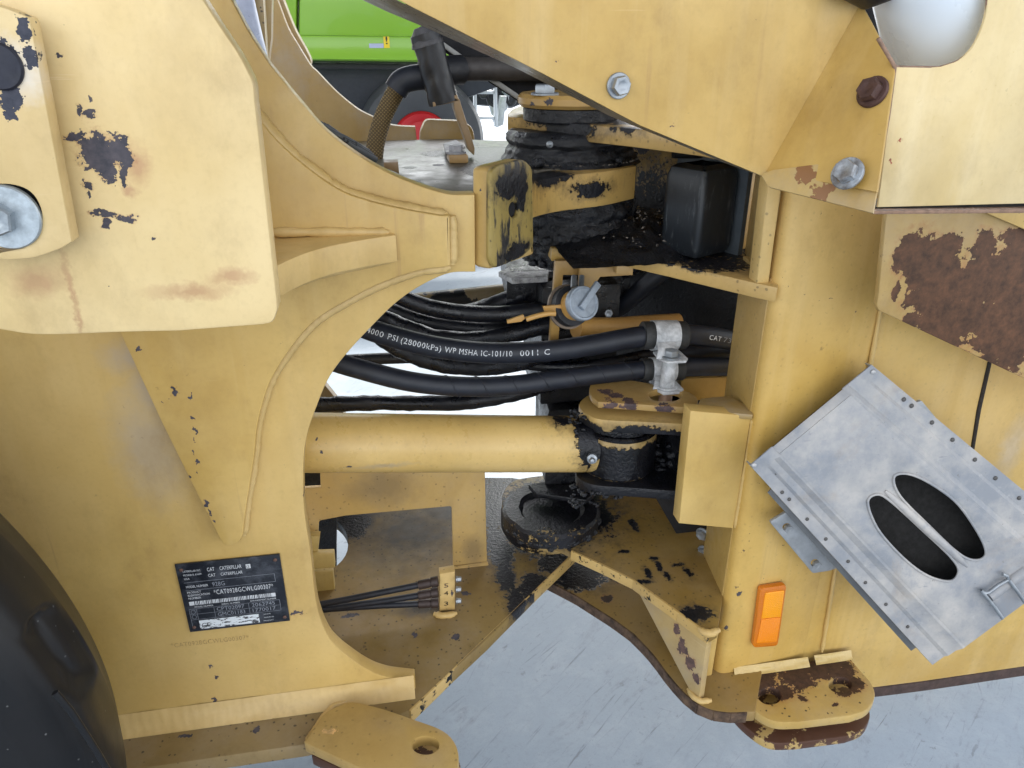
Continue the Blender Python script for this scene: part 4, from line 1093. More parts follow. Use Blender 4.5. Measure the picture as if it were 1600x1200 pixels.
hose_text(h1, p1, r1, '736', 1120, hh*.9, plen(p1, 1120, 1138), mat=M_greyprint)
# spiral wrap edges on the second hose
def spiral(path, r, x0, x1, turns, parent):
    P = resample(path, .003); T, Ns = frames(P)
    def px(p):
        v = p-CAMLOC; return 800+FOC*v.dot(RT)/v.dot(FW)
    ids = [i for i in range(len(P)) if x0 < px(P[i]) < x1]
    pts = []
    for c_, i in enumerate(ids):
        for sub in range(4):
            t = (c_+sub/4)/len(ids); a_ = t*turns*2*pi
            j = min(i+1, len(P)-1); p = P[i].lerp(P[j], sub/4)
            pts.append(p+(Ns[i]*cos(a_)+T[i].cross(Ns[i])*sin(a_))*(r+.0002))
    tube('spiral_wrap_edge', pts, .0009, M_hose, parent, 6)
spiral(p2_, r2, 690, 990, 6.5, h2)

# hose clamp ---------------------------------------------------------
CL = thing('hose_clamp', 'white metal double hose clamp with bolt and spacer on both thick hoses', 'hose clamp', PY(1040, 612, 1.18))
M_cl = plain('whitewashed zinc', (.60, .62, .64), .45, .1, .45, 60, .3, col2=(.74, .76, .78))
M_grom = plain('grommet rubber', (.035, .036, .036), .6, 0, .4, 60, .5)
def saddle(cpx, cpy, Y, rpx, wpx, dx, skew):
    c = PY(cpx, cpy, Y); r = pxr(rpx, c); w_ = pxr(wpx, c)
    ax_ = V((1, 0, -.06)).normalized()
    lathe('grommet', [(r*.55, -w_*.78), (r*.98, -w_*.78), (r*1.02, -w_*.6), (r*.97, -w_*.5), (r*.97, w_*.5), (r*1.02, w_*.6), (r*.98, w_*.78), (r*.6, w_*.78)], c, ax_, M_grom, CL, 40, jit=.0015, jsc=80)
    lathe('strap', [(r*.98, -w_*.42), (r*1.08, -w_*.45), (r*1.08, w_*.45), (r*.98, w_*.42)], c, ax_, M_cl, CL, 44, ang=50)
    return c, r
ca, ra = saddle(1037, 524, 1.20, 22, 45, 0, 0)
cb_, rb = saddle(1034, 577, 1.20, 18, 43, 0, 0)
def ear(px_, py_, Y, wpx, dpx, tilt, name='clamp_ear'):
    c = PY(px_, py_, Y); w_ = pxr(wpx, c); d_ = pxr(dpx, c)
    pts = [c+V((-w_*.75, -d_*.4, 0)), c+V((-w_*.5, -d_, 0)), c+V((w_*.75, -d_, 0)), c+V((w_, -d_*.6, 0)), c+V((w_*.95, d_, 0)), c+V((-w_*.75, d_, 0))]
    return plate(name, pts, ('Z', c.z), .005, M_cl, CL, .001, world=True), c
e_, c1_ = ear(1046, 556, 1.155, 25, 22, 0)
e_, c2_ = ear(1040, 603, 1.155, 24, 24, 0)
put('bolt', hexmesh(.0125, .013, .018, .003), c1_+V((0, -.006, .001)), (0, 0, 1), M_steel, CL, .25)
lathe('spacer', [(.0001, 0), (.012, 0), (.013, .002), (.0125, c1_.z-c2_.z-.007), (.0001, c1_.z-c2_.z-.006)], c2_+V((0, -.006, .001)), (0, 0, 1), M_cl, CL, 28)
lathe('spacer_washer', [(.012, 0), (.0185, 0), (.0185, .003), (.012, .004)], c2_+V((0, -.006, .001)), (0, 0, 1), M_cl, CL, 28)
lathe('clamp_stud', [(.0001, -.04), (.0125, -.04), (.0125, 0), (.0001, 0)], c2_+V((0, -.004, -.006)), (0, 0, 1), plain('coppery steel', (.40, .27, .19), .4, .4), CL, 24)
for (c, r, c_, sgn) in ((ca, ra, c1_, 1), (cb_, rb, c2_, 1)):
    v0 = c+V((-.006, -r*1.02, 0)); v1 = c_+V((-.012, -.01, 0))
    w_ = pxr(14, c)
    vs = []
    for t in range(7):
        p = v0.lerp(v1, t/6); p.y -= .006*sin(pi*t/6)
        vs += [p+V((-w_, 0, 0)), p+V((w_, 0, 0))]
    mesh('clamp_leg', vs, [(2*i, 2*i+1, 2*i+3, 2*i+2) for i in range(6)], M_cl, CL)

# round metal cap on the coupler --------------------------------------
CP = thing('coupler_cap', 'round grey metal cap with bar handle and yellow lever beside it', 'coupler cap', PY(900, 520, 1.22))
nc = V((.30, -.86, .40)).normalized()
cc_ = PY(910, 474, 1.15)
rc = pxr(27.5, cc_)
M_cap = plain('dull zinc cap', (.33, .38, .44), .45, .25, .35, 60, .3)
lathe('cap_disc', [(.0001, .004), (rc*.80, .004), (rc*.86, .006), (rc*.96, .0055), (rc, .003), (rc, -.006), (rc*.95, -.009), (rc*.8, -.01)], cc_, nc, M_cap, CP, 52)
e1c = (PY(933, 455, 1.15)-PY(903, 485, 1.15)); e1c = (e1c-nc*e1c.dot(nc)).normalized(); e2c = nc.cross(e1c)
hb0, hb1 = cc_-e1c*.012+nc*.004, cc_+e1c*.044+nc*.007
plate('handle_bar', [hb0-e2c*.0055+nc*.008, hb1-e2c*.006+nc*.008, hb1+e2c*.006+nc*.008, hb0+e2c*.0055+nc*.008], ('N', hb0+nc*.008, nc), .010, M_cap, CP, .0025, world=True)
M_cy2 = paint('coupler paint', (.56, .320, .090), speck=.5, streak=0)
lathe('coupler_body', [(rc*.86, -.008), (rc*.88, -.03), (rc*.9, -.045), (rc*.7, -.046)], cc_, nc, M_cy2, CP, 44)
lathe('coupler_collar', [(rc*.9, -.028), (rc*1.18, -.030), (rc*1.2, -.044), (rc*1.0, -.047)], cc_, nc, M_rubber, CP, 44)
lathe('coupler_flange', [(rc*1.0, -.046), (rc*1.32, -.047), (rc*1.32, -.052), (rc*1.0, -.053)], cc_, nc, plain('brown steel', (.20, .15, .11), .5, .3), CP, 44)
plate('lever', F([(848, 479), (880, 476), (884, 488), (852, 490)]), ('Y', 1.165), .006, M_cy2, CP, .0015)
tube('lever_arm', [PY(x, y, 1.15) for x, y in S([(868, 492), (856, 491), (838, 494), (822, 499)]) and [(p.x, p.y) for p in S([(868, 490), (856, 490), (838, 494), (822, 499)])]], .0045, M_cy2, CP, 10)
plate('lever_tip', F([(792, 501), (818, 492), (821, 498), (815, 503), (793, 506)]), ('Y', 1.15), .006, M_cy2, CP, .0015)
m_cb = paint('coupler bracket paint', (.46, .291, .099), speck=.6, haze=.4, streak=.2)
plate('bracket_post', F([(858, 545), (868, 408), (908, 406), (908, 430), (880, 430), (872, 545)]), ('Y', 1.24), .012, m_cb, CP, .0015)
plate('bracket_arm', F([(906, 412), (965, 412), (990, 430), (938, 433), (927, 450), (905, 450)]), ('Y', 1.22), .010, m_cb, CP, .0015)
plate('bracket_block', F([(964, 413), (990, 418), (989, 430), (963, 428)]), ('Y', 1.19), .02, m_cb, CP, .002)
for x in (896, 908): tube('bracket_stud', [PY(x, 450, 1.18), PY(x+1, 432, 1.2)], .005, M_steel, CP, 12)
tube('coupler_pipe', [PY(x, y, Y) for x, y, Y in ((900, 512, 1.27), (960, 512, 1.30), (1010, 508, 1.32), (1060, 505, 1.33))], .020, M_cy2, CP, 24)
put('bolt', hexmesh(.009, .009, 0, 0), PY(951, 489, 1.34), (-.3, -1, .2), M_steel, CP)

# dark lumps and plates in the depth of the joint ----------------------
CB = thing('cross_tube', 'dark greasy cross tube and plate seen behind the hoses', 'cross tube', PY(800, 470, 1.6))
m = paint('dirty cross tube paint', (.22, .165, .072), haze=.6, rand=.5, randcol=GREASE, randsc=14, streak=0)
tube('tube_body', [PY(x, y, Y) for x, y, Y in ((560, 486, 1.68), (660, 474, 1.66), (760, 464, 1.62), (880, 452, 1.58), (960, 440, 1.56))], .026, m, CB, 28)
plate('dirty_plate', F([(779, 424), (800, 415), (836, 414), (858, 422), (856, 432), (800, 435)]), ('Z', PY(830, 425, 1.42).z), .012, plain('flaking white deposit', (.55, .55, .56), .6, 0, .8, 60, .6, 90), CB, .002)
prism('dark_block', [(.24, 1.42), (.50, 1.42), (.55, 1.62), (.26, 1.62)], 1.0, 1.075, M_grease, CB, .01)
prism('dark_block', [(.30, 1.36), (.46, 1.36), (.46, 1.55), (.30, 1.55)], .80, 1.06, M_grease, CB, .01)
prism('dark_block', [(.31, 1.34), (.44, 1.34), (.46, 1.50), (.32, 1.50)], .60, .80, M_grease, CB, .02)

# black grease lying on the fork, with chips of debris ------------------
def mound():
    vs, fs = [], []
    n = 46
    for j in range(n):
        for i in range(n):
            x = .30+.34*i/(n-1); y = 1.13+.42*j/(n-1)
            d_ = math.hypot((x-.45)/.17, (y-1.33)/.20)
            h = max(0, 1-d_)**.7*.045+.013*MN.fractal(V((x*40, y*40, 3)), 1, 2, 4)*max(0, 1.3-d_)
            vs.append((x, y, ZL+.001+max(-.004, h-.003)))
    for j in range(n-1):
        for i in range(n-1): fs.append((j*n+i, j*n+i+1, (j+1)*n+i+1, (j+1)*n+i))
    o_ = mesh('grease_mound', vs, fs, M_grease, None, ang=80)
    o_['kind'] = 'stuff'; tag(o_, 'black grease and dirt heaped on the lower fork behind the bumper', 'grease')
mound()
def crumbs():
    vs, fs = [], []
    random.seed(11)
    for i in range(170):
        x, y = random.gauss(.47, .05), random.gauss(1.27, .06)
        d_ = math.hypot((x-.45)/.17, (y-1.33)/.20)
        z = ZL+max(0, 1-d_)**.7*.045+.006
        if y < 1.10: continue
        if i % 4 == 0:
            a_ = random.uniform(pi*1.1, pi*1.9); x = PX+.127*cos(a_); y = PYv+.127*sin(a_); z = ZD+.004
        r = random.choice((.0008, .001, .0014, .002)); b_ = len(vs)
        ax_ = V((random.gauss(0, 1), random.gauss(0, 1), random.gauss(0, .4))).normalized(); bx_ = ax_.orthogonal()
        c = V((x, y, z))
        vs += [c+ax_*r*2, c+bx_*r*.7, c-ax_*r*2, c-bx_*r*.7, c+V((0, 0, r*.8))]
        fs += [(b_, b_+1, b_+4), (b_+1, b_+2, b_+4), (b_+2, b_+3, b_+4), (b_+3, b_, b_+4)]
    o_ = mesh('dirt_crumbs', vs, fs, plain('dry chaff', (.22, .19, .16), .8, 0, .7, 200, 0), None, smooth=False)
    o_['kind'] = 'stuff'; tag(o_, 'dry chaff and dirt crumbs stuck in the grease around the hinge', 'debris')
crumbs()

def lumps():
    vs, fs = [], []
    random.seed(23)
    def lump(c, r, fl=.7):
        b_ = len(vs); nu, nv = 10, 6
        o3 = V((random.random()*50, random.random()*50, 0))
        vs.append(c+V((0, 0, r*fl)))
        for j in range(1, nv):
            for i in range(nu):
                th_, ph = pi*j/nv, 2*pi*i/nu
                d_ = V((sin(th_)*cos(ph), sin(th_)*sin(ph), cos(th_)*fl))
                vs.append(c+d_*r*(1+.5*MN.noise(d_*1.7+o3)+.25*MN.noise(d_*5+o3)))
        vs.append(c-V((0, 0, r*fl))); e_i = len(vs)-1
        for i in range(nu):
            fs.append((b_, b_+1+i, b_+1+(i+1) % nu)); fs.append((e_i, e_i-nu+(i+1) % nu, e_i-nu+i))
        for j in range(nv-2):
            for i in range(nu):
                p_ = b_+1+j*nu; fs.append((p_+i, p_+nu+i, p_+nu+(i+1) % nu, p_+(i+1) % nu))
    def ring(cx_, cy_, r, z0, z1, n, s0, s1, a0=pi, a1=2*pi):
        for _ in range(n):
            a_ = random.uniform(a0, a1)
            lump(V((cx_+r*cos(a_), cy_+r*sin(a_), random.uniform(z0, z1))), random.uniform(s0, s1))
    ring(PX, PYv, .120, 1.300, 1.308, 40, .002, .007); ring(PX, PYv, .108, 1.340, 1.350, 16, .003, .007)
    ring(PX+.01, PYv-.02, .116, 1.168, 1.182, 40, .005, .013); ring(PX+.01, PYv-.02, .098, 1.118, 1.15, 30, .004, .010)
    for x, y, Y in ((840, 255, 1.27), (965, 250, 1.29), (905, 320, 1.27)): lump(PY(x, y, Y), .012)
    ring(ec.x, ec.y, reb*.9, ec.z-.046, ec.z-.038, 30, .0015, .004); ring(ec.x, ec.y, reb*.9, ec.z+.052, ec.z+.066, 26, .002, .005)
    for _ in range(60):
        x, y = random.uniform(1025, 1062), random.uniform(690, 770); lump(PY(x, y, random.uniform(1.13, 1.2)), random.uniform(.004, .012))
    for _ in range(36):
        x, y = random.uniform(885, 935), random.uniform(752, 792); lump(PY(x, y, random.uniform(1.17, 1.22)), random.uniform(.002, .006))
    for _ in range(40):
        x, y = random.uniform(905, 1060), random.uniform(764, 778); lump(PY(x, y, 1.098), random.uniform(.002, .006))
    ring(cx, cy, .10, .558, .575, 40, .003, .008);
    for _ in range(26):
        x, y = random.uniform(890, 915), random.uniform(640, 690); lump(PY(x, y, random.uniform(1.125, 1.15)), random.uniform(.002, .005))
    o_ = mesh('grease_lumps', vs, fs, grease_mat('lumpy wet grease', (.006, .007, .010), .26, .8, 110), None, ang=80)
    o_['kind'] = 'stuff'; tag(o_, 'clots of wet black grease squeezed out round the hinge and cylinder pins', 'grease')
lumps()

# ================================================================== grease block and its three thin hoses
GB = thing('grease_block', 'small yellow block stamped 5, 4 and 3 with three grease fittings', 'grease manifold', PZ(697, 960, ZB))
gm = paint('grease block paint', (.68, .485, .198), spat=.6, chips=pxY([(698, 888, 10, 3), (709, 942, 2, 5)], 1.16), amp=1.1, halo=False, streak=0)
yb = PZ(697, 956, ZB).y
bl = [PY(687, 897, yb), PY(711, 893, yb), PY(711, 953, yb), PY(687, 955, yb)]
plate('block_body', bl, ('Y', yb), .022, gm, GB, .002, world=True)
weld([PZ(x, y, ZB+.003)+V((0, -.004, 0)) for x, y in ((678, 957), (690, 960), (703, 959), (716, 955))], .006, M_weld, GB)
for t, x, y in (('5', 694, 921), ('4', 694, 933), ('3', 694, 949)):
    dd = Deco(PY(x, y-3, yb), V((1, 0, 0)), V((0, 0, 1)), .0008)
    dd.n = V((0, -.0008, 0)); dd.text(t, 0, 0, .0105, .0085); dd.build('stamped_digit', M_dark if t != '5' else plain('faded print', (.10, .06, .05), .7), GB)
for i, (y0, xs, ys, label) in enumerate(((908, (684, 655, 600, 540, 480, 420), (908, 914, 925, 937, 948, 958), 'thin black grease hose, uppermost of three at the grease block'),
                                         (924, (684, 650, 600, 550, 490, 420), (925, 931, 939, 946, 955, 965), 'thin black grease hose, middle one of three at the grease block'),
                                         (942, (684, 645, 600, 550, 490, 420), (942, 944, 946, 949, 953, 958), 'thin black grease hose, lowest of three at the grease block'))):
    pts = [PY(x, y, yb-.005+.00008*(684-x)) for x, y in zip(xs, ys)]
    pp = S([tuple(p) for p in pts], 6)
    oo = tube('grease_hose', pp, .0064, M_hose, None, 12)
    tag(oo, label, 'grease hose', 'three thin grease hoses'); oo['_w'] = (0, 0, 0)
    dirv = (pts[1]-pts[0]).normalized()
    lathe('hose_fitting', [(.0001, 0), (.0095, 0), (.0105, .001), (.0105, .014), (.008, .015), (.0092, .018), (.0092, .040), (.007, .041)], pts[0]+V((.001, 0, 0)), dirv, plain('brown crimp fitting', (.065, .045, .04), .5, .4, .4, 90), oo, 20)
    put('grease_nipple', hexmesh(.0055, .010, .0065, .003), PY(713, y0-3, yb-.004), (1, -.2, .1), M_steel, GB)

# ================================================================== cab panel, top right
CBP = thing('cab_side_panel', 'wide pale yellow sheet panel with bolts and a fold, across the top right', 'body panel', PY(1190, 275, .82))
YP = .82
m_pan = paint('cab panel paint', (.66, .451, .158), streak=.6, speck=.8, chips=pxY([(870, 103, 2, 2), (1050, 196, 1.5, 1.5)], YP), amp=.5, rough=.36)
pan = [V(p) for p in ((560, -110), (1412, -110), (1351, 4), (1206, 264), (1198, 277), (1188, 274))] + [V(p) for p in ((1000, 196), (850, 116), (711, 45), (640, 9), (620, -2))]
plate('front_sheet', pan, ('Y', YP), .004, m_pan, CBP, .001)
# lip turned back along the sloping edge
e = [PY(x, y, YP+.002) for x, y in ((400, -116), (618, -1), (711, 45), (850, 116), (1000, 196), (1190, 275))]
m_lip = paint('lip paint', (.20, .165, .108), haze=.8, streak=0, rough=.3, spat=.5)
vs, fs = [], []
for i, p in enumerate(e):
    dpt = (.50, .36, .26, .15, .12, .09)[i]
    vs += [p, p+V((0, dpt, 0)), p+V((0, dpt, .004)), p+V((0, .0, .004))]
for i in range(len(e)-1):
    b_ = i*4
    fs += [(b_, b_+1, b_+5, b_+4), (b_+1, b_+2, b_+6, b_+5)]
mesh('lower_lip', vs, fs, m_lip, CBP, smooth=False)
# black sheet filling in the dark underside behind the lip
e2 = [PY(x, y, YP+.22) for x, y in ((640, -10), (695, 60), (757, 118), (820, 150), (900, 168))]
plate('under_fill', [V(p) for p in ((560, -90), (690, 78), (757, 124), (812, 160), (850, 178), (960, 190), (1000, -90))], ('Y', 1.52), .01, M_black, CBP, .001)
plate('under_bar', [V(p) for p in ((688, 70), (694, 66), (760, 113), (846, 172), (842, 177), (757, 121))], ('Y', 1.50), .02, plain('pale bar', (.32, .32, .30), .5), CBP, .002)
# fold towards the viewer
f0, f1 = PY(1345, 4, YP), PY(1197, 268, YP)
YJ = .745
j0, j1, j2 = PY(1338, -20, YJ), PY(1398, 104, YJ), PY(1366, 330, YJ)
m_fold = paint('shaded fold paint', (.54, .354, .104), streak=.4, speck=1.0, rough=.36)  # darker copy of the panel paint; shade of the left-facing fold is painted in
mid = V((f1+f0)/2)
fn = (j1-f1).cross(f0-f1).normalized()
if fn.y > 0: fn = -fn
def proj(p): return p-fn*(p-f1).dot(fn)
vs = [f0, f1, PN(1370, 300, f1, fn), PN(1377, 254, f1, fn), j1]
plate('fold_sheet', vs, ('N', f1, fn), .004, m_fold, CBP, .001, world=True)
def on_fold(x, y, k_=0.0): return PN(x, y, f1, fn)+fn*k_
put('bolt', hexmesh(.0125, .014, .0165, .004), on_fold(1365, 145, .001), fn, plain('rusty bolt', (.10, .05, .04), .6, .3, .4, 90, .4), CBP, .3)
put('bolt', hexmesh(.0105, .012, .0135, .003), PY(966, 134, YP-.0005), (.1, -1, .05), M_steel, CBP, .2)
m_brk = paint('bracket flange paint', (.52, .359, .126), rand=.60, randcol=(.25, .12, .05), randsc=24, speck=.5, haze=.5, streak=0)
plate('corner_bracket', F([(1188, 272, 5), (1208, 265), (1340, 248, 6), (1374, 252, 8), (1376, 262), (1364, 333), (1340, 327), (1200, 292, 5)]), ('N', f1+fn*.007, (fn+V((0, -.12, .05))).normalized()), .004, m_brk, CBP, .001)
put('bolt', hexmesh(.0125, .013, .017, .004), on_fold(1333, 277, .011), (fn+V((0, -.12, .05))).normalized(), plain('half rusty bolt', (.30, .24, .20), .45, .4, .6, 60, .4, col2=(.42, .46, .5)), CBP, .6)
m_wp = paint('pale panel paint', (.78, .635, .360), streak=.5, speck=.7, chips=pxY([(1408, 218, 3, 4), (1390, 252, 2, 3)], YJ), chipcol=(.22, .07, .04), amp=1.6, nsc=120, rough=.34)
wp = [V(p) for p in ((1399, 104), (1455, 105))] + S([(1470, 104), (1498, 94), (1518, 76), (1532, 50), (1541, 20), (1544, -20), (1544, -110)]) + [V(p) for p in ((1760, -110), (1760, 314), (1610, 318), (1372, 324))]
plate('pale_panel', wp, ('Y', YJ), .004, m_wp, CBP, .0012)
M_redge = plain('rusty sheet edge', (.34, .21, .14), .6, .1, .5, 90, .4)
tube('sheet_edge', [PY(x, y, YJ+.001) for x, y in ((1372, 60), (1398, 104), (1388, 180), (1375, 256))], .0022, M_redge, CBP, 8)
tube('sheet_edge', [PY(p.x, p.y, YJ+.002) for p in S([(1399, 105), (1455, 106), (1470, 105), (1498, 95), (1518, 77), (1532, 51), (1541, 21), (1544, -20)])], .0018, M_redge, CBP, 8)
plate('panel_gap', [V(p) for p in ((1368, 324), (1620, 317), (1760, 314), (1760, 326), (1600, 330), (1368, 331))], ('Y', YJ+.012), .05, M_black, CBP, .001)
plate('panel_lip', [V(p) for p in ((1364, 330), (1600, 327), (1760, 324), (1760, 329), (1600, 333), (1366, 335))], ('Y', YJ-.002), .05, M_redge, CBP, .001)
# washer bottle behind the cut-out
WB = thing('white_bottle', 'pale blue-white plastic bottle with black cap behind the panel cut-out', 'bottle', PY(1460, 110, .86))
M_bot = plain('translucent white plastic', (.86, .93, 1.0), .3, 0, .04, 8, 0)
axb = (PY(1475, 150, .86)-PY(1440, -40, .80)).normalized()
lathe('bottle_body', [(.0001, -.25), (.052, -.25), (.062, -.24), (.064, -.2), (.064, .03), (.060, .05), (.05, .06), (.0001, .062)], PY(1478, 58, .845), axb, M_bot, WB, 48)
cq = PY(1396, -16, .80)
tube('bottle_cap', [cq+V((-.06, .0, .025)), cq+V((-.03, 0, .012)), cq+V((.01, 0, .028)), cq+V((.05, 0, .055))], [.030, .031, .033, .033], M_dark, WB, 24)
plate('dark_hole_sheet', [V(p) for p in ((1330, -60), (1470, -60), (1470, 120), (1380, 120))], ('Y', 1.0), .01, M_black, WB, .001)  # black sheet added to make the hole beside the bottle dark

# rust plate under the panel ------------------------------------------
RP = thing('rusty_bracket_plate', 'heavily rusted flat plate with remnants of yellow paint, right edge', 'steel plate', PY(1480, 520, .88))
m = paint('rusted plate paint', (.50, .339, .117), chips=pxY([(1440, 415, 36, 45), (1420, 395, 26, 32), (1470, 450, 55, 55), (1530, 440, 45, 55), (1590, 425, 60, 55), (1500, 500, 75, 40), (1580, 520, 70, 70), (1480, 385, 26, 20), (1540, 385, 24, 26), (1590, 370, 30, 12), (1400, 452, 9, 16), (1425, 500, 20, 12)], .88), chipcol=(.052, .025, .012), amp=.95, nsc=32, speck=.6, streak=0, haze=.3)
plate('plate_body', [V(p) for p in ((1394, 250), (1760, 250), (1760, 672), (1610, 596), (1390, 493), (1374, 486), (1370, 477), (1372, 468))], ('Y', .88), .010, m, RP, .002)
plate('upper_strip', [V(p) for p in ((1535, 330), (1760, 330), (1760, 420), (1600, 358))], ('Y', .872), .006, M_yel, RP, .001)

# ================================================================== step box (grey metal)
SX = thing('access_step', 'tilted grey metal step box with two slots and rivets, on the right', 'step', PY(1440, 1030, .92))
YS = .90
s = NT('weathered aluminium')
nb = s.noise(9, 7, .68)
c = s.mix(s.ramp(nb, .38, .66), (.25, .265, .29), (.48, .455, .425))
c = s.mix(s.ramp(s.noise(26, 7, .72), .55, .70, 0, .75), c, (.25, .27, .305))
c = s.mix(s.ramp(s.noise(70, 5, .7), .62, .75, 0, .5), c, (.48, .48, .48))
c = s.mix(s.ramp(s.noise(1.0, 6, .7, vec=s.map((30, 30, 120), (0, 0, 0), (0, .7, 0))), .64, .70, 0, .5), c, (.16, .17, .20))
c = s.mix(s.ramp(s.noise(110, 4, .7), .66, .73, 0, .7), c, (.13, .12, .11))
c = s.mix(s.ramp(s.noise(6, 8, .75, dist=.6), .52, .66, 0, .45), c, (.33, .27, .21))
s.set('Base Color', c); s.set('Metallic', .1); s.set('Roughness', s.ramp(nb, .3, .7, .42, .66)); s.set('Normal', s.bump(s.noise(5, 3), .35, .012, s.bump(s.noise(60, 5), .15, .002)))
M_al = s.m
cA, cB, cC, cR = D(1172, 727), D(1362, 570), D(1457, 1039), D(1600, 767)
# the tread is a rectangle: find its two edge directions, then lay it on the slope of the box
tv = cA.cross(cC).cross(cB.cross(cR)).normalized()
if tv.z > 0: tv = -tv
tu = cA.cross(cB).cross(tv).normalized()
if tu.x < 0: tu = -tu
if tu.x < 0 or tu.z < 0: tu = -tu
tA = PY(1172, 727, .93); tn = tu.cross(tv).normalized()
SW = (PN(1362, 570, tA, tn)-tA).dot(tu); SH = (PN(1457, 1039, tA, tn)-tA).dot(tv)
sA = PY(1172, 727, .935)
sn = (PY(1362, 570, .945)-sA).cross(PY(1457, 1039, .835)-sA).normalized()
if sn.y > 0: sn = -sn
def stp(a_, b_, h=0.0):
    q = tA+tu*(a_*SW)+tv*(b_*SH)-CAMLOC
    return CAMLOC+q*(sn.dot(sA-CAMLOC)/sn.dot(q))+sn*h
def uv_of(x, y): q = PN(x, y, tA, tn)-tA; return q.dot(tu)/SW, q.dot(tv)/SH
# profile across the width: flange, crease, pad, crease, flange
prof = [(0, 0), (.075, .0), (.095, .004), (.14, .0045), (.175, .010), (.19, .010)]
prof2 = [(.765, .010), (.78, .010), (.81, .0035), (.88, .004), (.90, .004), (.92, 0), (1, 0)]
def strip(pf, name):
    vs, fs, nb_ = [], [], 24
    K = len(pf)
    for j in range(nb_+1):
        b_ = j/nb_
        for a_, h in pf:
            e = 0 if b_ > .02 else 0
            vs.append(stp(a_, b_, h*min(1, b_/.035)))
    back = len(vs)
    vs += [v-sn*.0022 for v in vs]
    for j in range(nb_):
        for i in range(K-1):
            q = (j*K+i, j*K+i+1, (j+1)*K+i+1, (j+1)*K+i)
            fs.append(q); fs.append(tuple(back+k_ for k_ in reversed(q)))
    for j in range(nb_):
        for i in (0, K-1):
            q = (j*K+i, (j+1)*K+i, back+(j+1)*K+i, back+j*K+i); fs.append(q)
    return mesh(name, vs, fs, M_al, SX, ang=25)
strip(prof, 'side_flange'); strip(prof2, 'side_flange')
def grow(L, k=1.10):
    cx_ = sum(p.x for p in L)/len(L); cy_ = sum(p.y for p in L)/len(L)
    return [V((cx_+(p.x-cx_)*k, cy_+(p.y-cy_)*k, 0)) for p in L]
sl_u = S([(1403, 752), (1420, 746), (1450, 757), (1490, 785), (1518, 822), (1533, 852), (1530, 866), (1512, 868), (1490, 855), (1450, 817), (1412, 778)], 5, True)
sl_l = S([(1362, 790), (1376, 779), (1396, 790), (1440, 830), (1478, 866), (1491, 886), (1483, 901), (1462, 900), (1436, 888), (1405, 862), (1375, 826)], 5, True)
pad_px = [stp(a_, b_, .010) for a_, b_ in ((.19, 0.03), (.765, 0.03), (.765, 1.0), (.19, 1.0))]
sl_u, sl_l = grow(sl_u), grow(sl_l)
def onpad(L): return [PN(p.x, p.y, stp(0, 0, .010), sn) for p in L]
plate('tread_plate', pad_px, ('N', stp(0, 0, .010), sn), .0022, M_al, SX, .0005, holes=[onpad(sl_u), onpad(sl_l)], world=True)
ef = [stp(.19, 0, .001), stp(.765, 0, .001), stp(.765, .032, .0092), stp(.19, .032, .0092)]
en = (ef[1]-ef[0]).cross(ef[3]-ef[0]).normalized()
if en.y > 0: en = -en
plate('end_flange', ef, ('N', ef[0], en), .002, M_al, SX, .0004, world=True)
for L in (sl_u, sl_l):
    lp = onpad(L); lp.append(lp[0])
    tube('slot_lip', [p+sn*.0006 for p in lp], .0022, M_al, SX, 8, cap=False)
mid0, mid1 = (1383, 767), (1512, 885)
tube('slot_bridge', [PN(mid0[0]+(mid1[0]-mid0[0])*t/12, mid0[1]+(mid1[1]-mid0[1])*t/12, stp(0, 0, .010), sn)+sn*(.002*sin(pi*t/12)-.001) for t in range(13)], [.003+.0045*sin(pi*t/12)**.5 for t in range(13)], M_al, SX, 16, sq=1.0)
# box behind the tread: sides, dark back and lower tray
for nm, a0_, a1_ in (('side_wall', 0.0, .012), ('side_wall', .988, 1.0)):
    plate(nm, [stp(a0_, 0, -.0025), stp(a1_, 0, -.0025), stp(a1_, 1, -.0025), stp(a0_, 1, -.0025)], ('N', stp(0, 0, -.0025), sn), .014, M_galv, SX, .0005, world=True)
plate('back_tray', [stp(-.03, .20, -.036), stp(.97, .12, -.036), stp(.97, 1.0, -.036), stp(-.03, .98, -.036)], ('N', stp(0, 0, -.036), sn), .003, plain('dull tray', (.20, .21, .22), .5, .4), SX, .0005, world=True)
plate('dark_filler', [stp(.05, .05, -.030), stp(.95, .05, -.030), stp(.95, .99, -.030), stp(.05, .99, -.030)], ('N', stp(0, 0, -.030), sn), .004, plain('dirt and dark inside step', (.012, .011, .010), .9, 0, .5, 60, .6), SX, .0005, world=True)  # black sheet paints the dim step interior behind the slots, dirt included
# black gap under the left edge and mounting ear
plate('mount_ear', F([(1203, 816, 4), (1236, 796, 3), (1330, 880), (1296, 892, 4), (1270, 896, 3)]), ('Y', YS+.05), .006, M_galv, SX, .001, holes=[circ(1230, 824, 7, 6), circ(1274, 880, 7, 6)])
plate('mount_ear', F([(1425, 632), (1440, 626, 2), (1462, 652), (1462, 670), (1430, 660)]), ('Y', YS+.04), .006, M_galv, SX, .001)
for x, y in ((1230, 824), (1274, 880)): put('bolt', hexmesh(.008, .008, 0, 0), PY(x, y, YS+.057), (0, -1, 0), M_galv, SX, .2)
M_riv = plain('grey rivet', (.50, .50, .50), .4, .4)
M_rivd = plain('dark rivet', (.10, .095, .09), .5, .3)
for x, y in ((1364, 581), (1336, 611), (1297, 643), (1257, 676), (1220, 700)):
    a_, b_ = uv_of(x, y); rivet(SX, stp(a_, b_, .001 if not .2 < a_ < .75 else .004), sn, .0042, M_riv)
a_, b_ = uv_of(1178, 727); rivet(SX, stp(a_, b_, .0005), sn, .0045, M_riv)
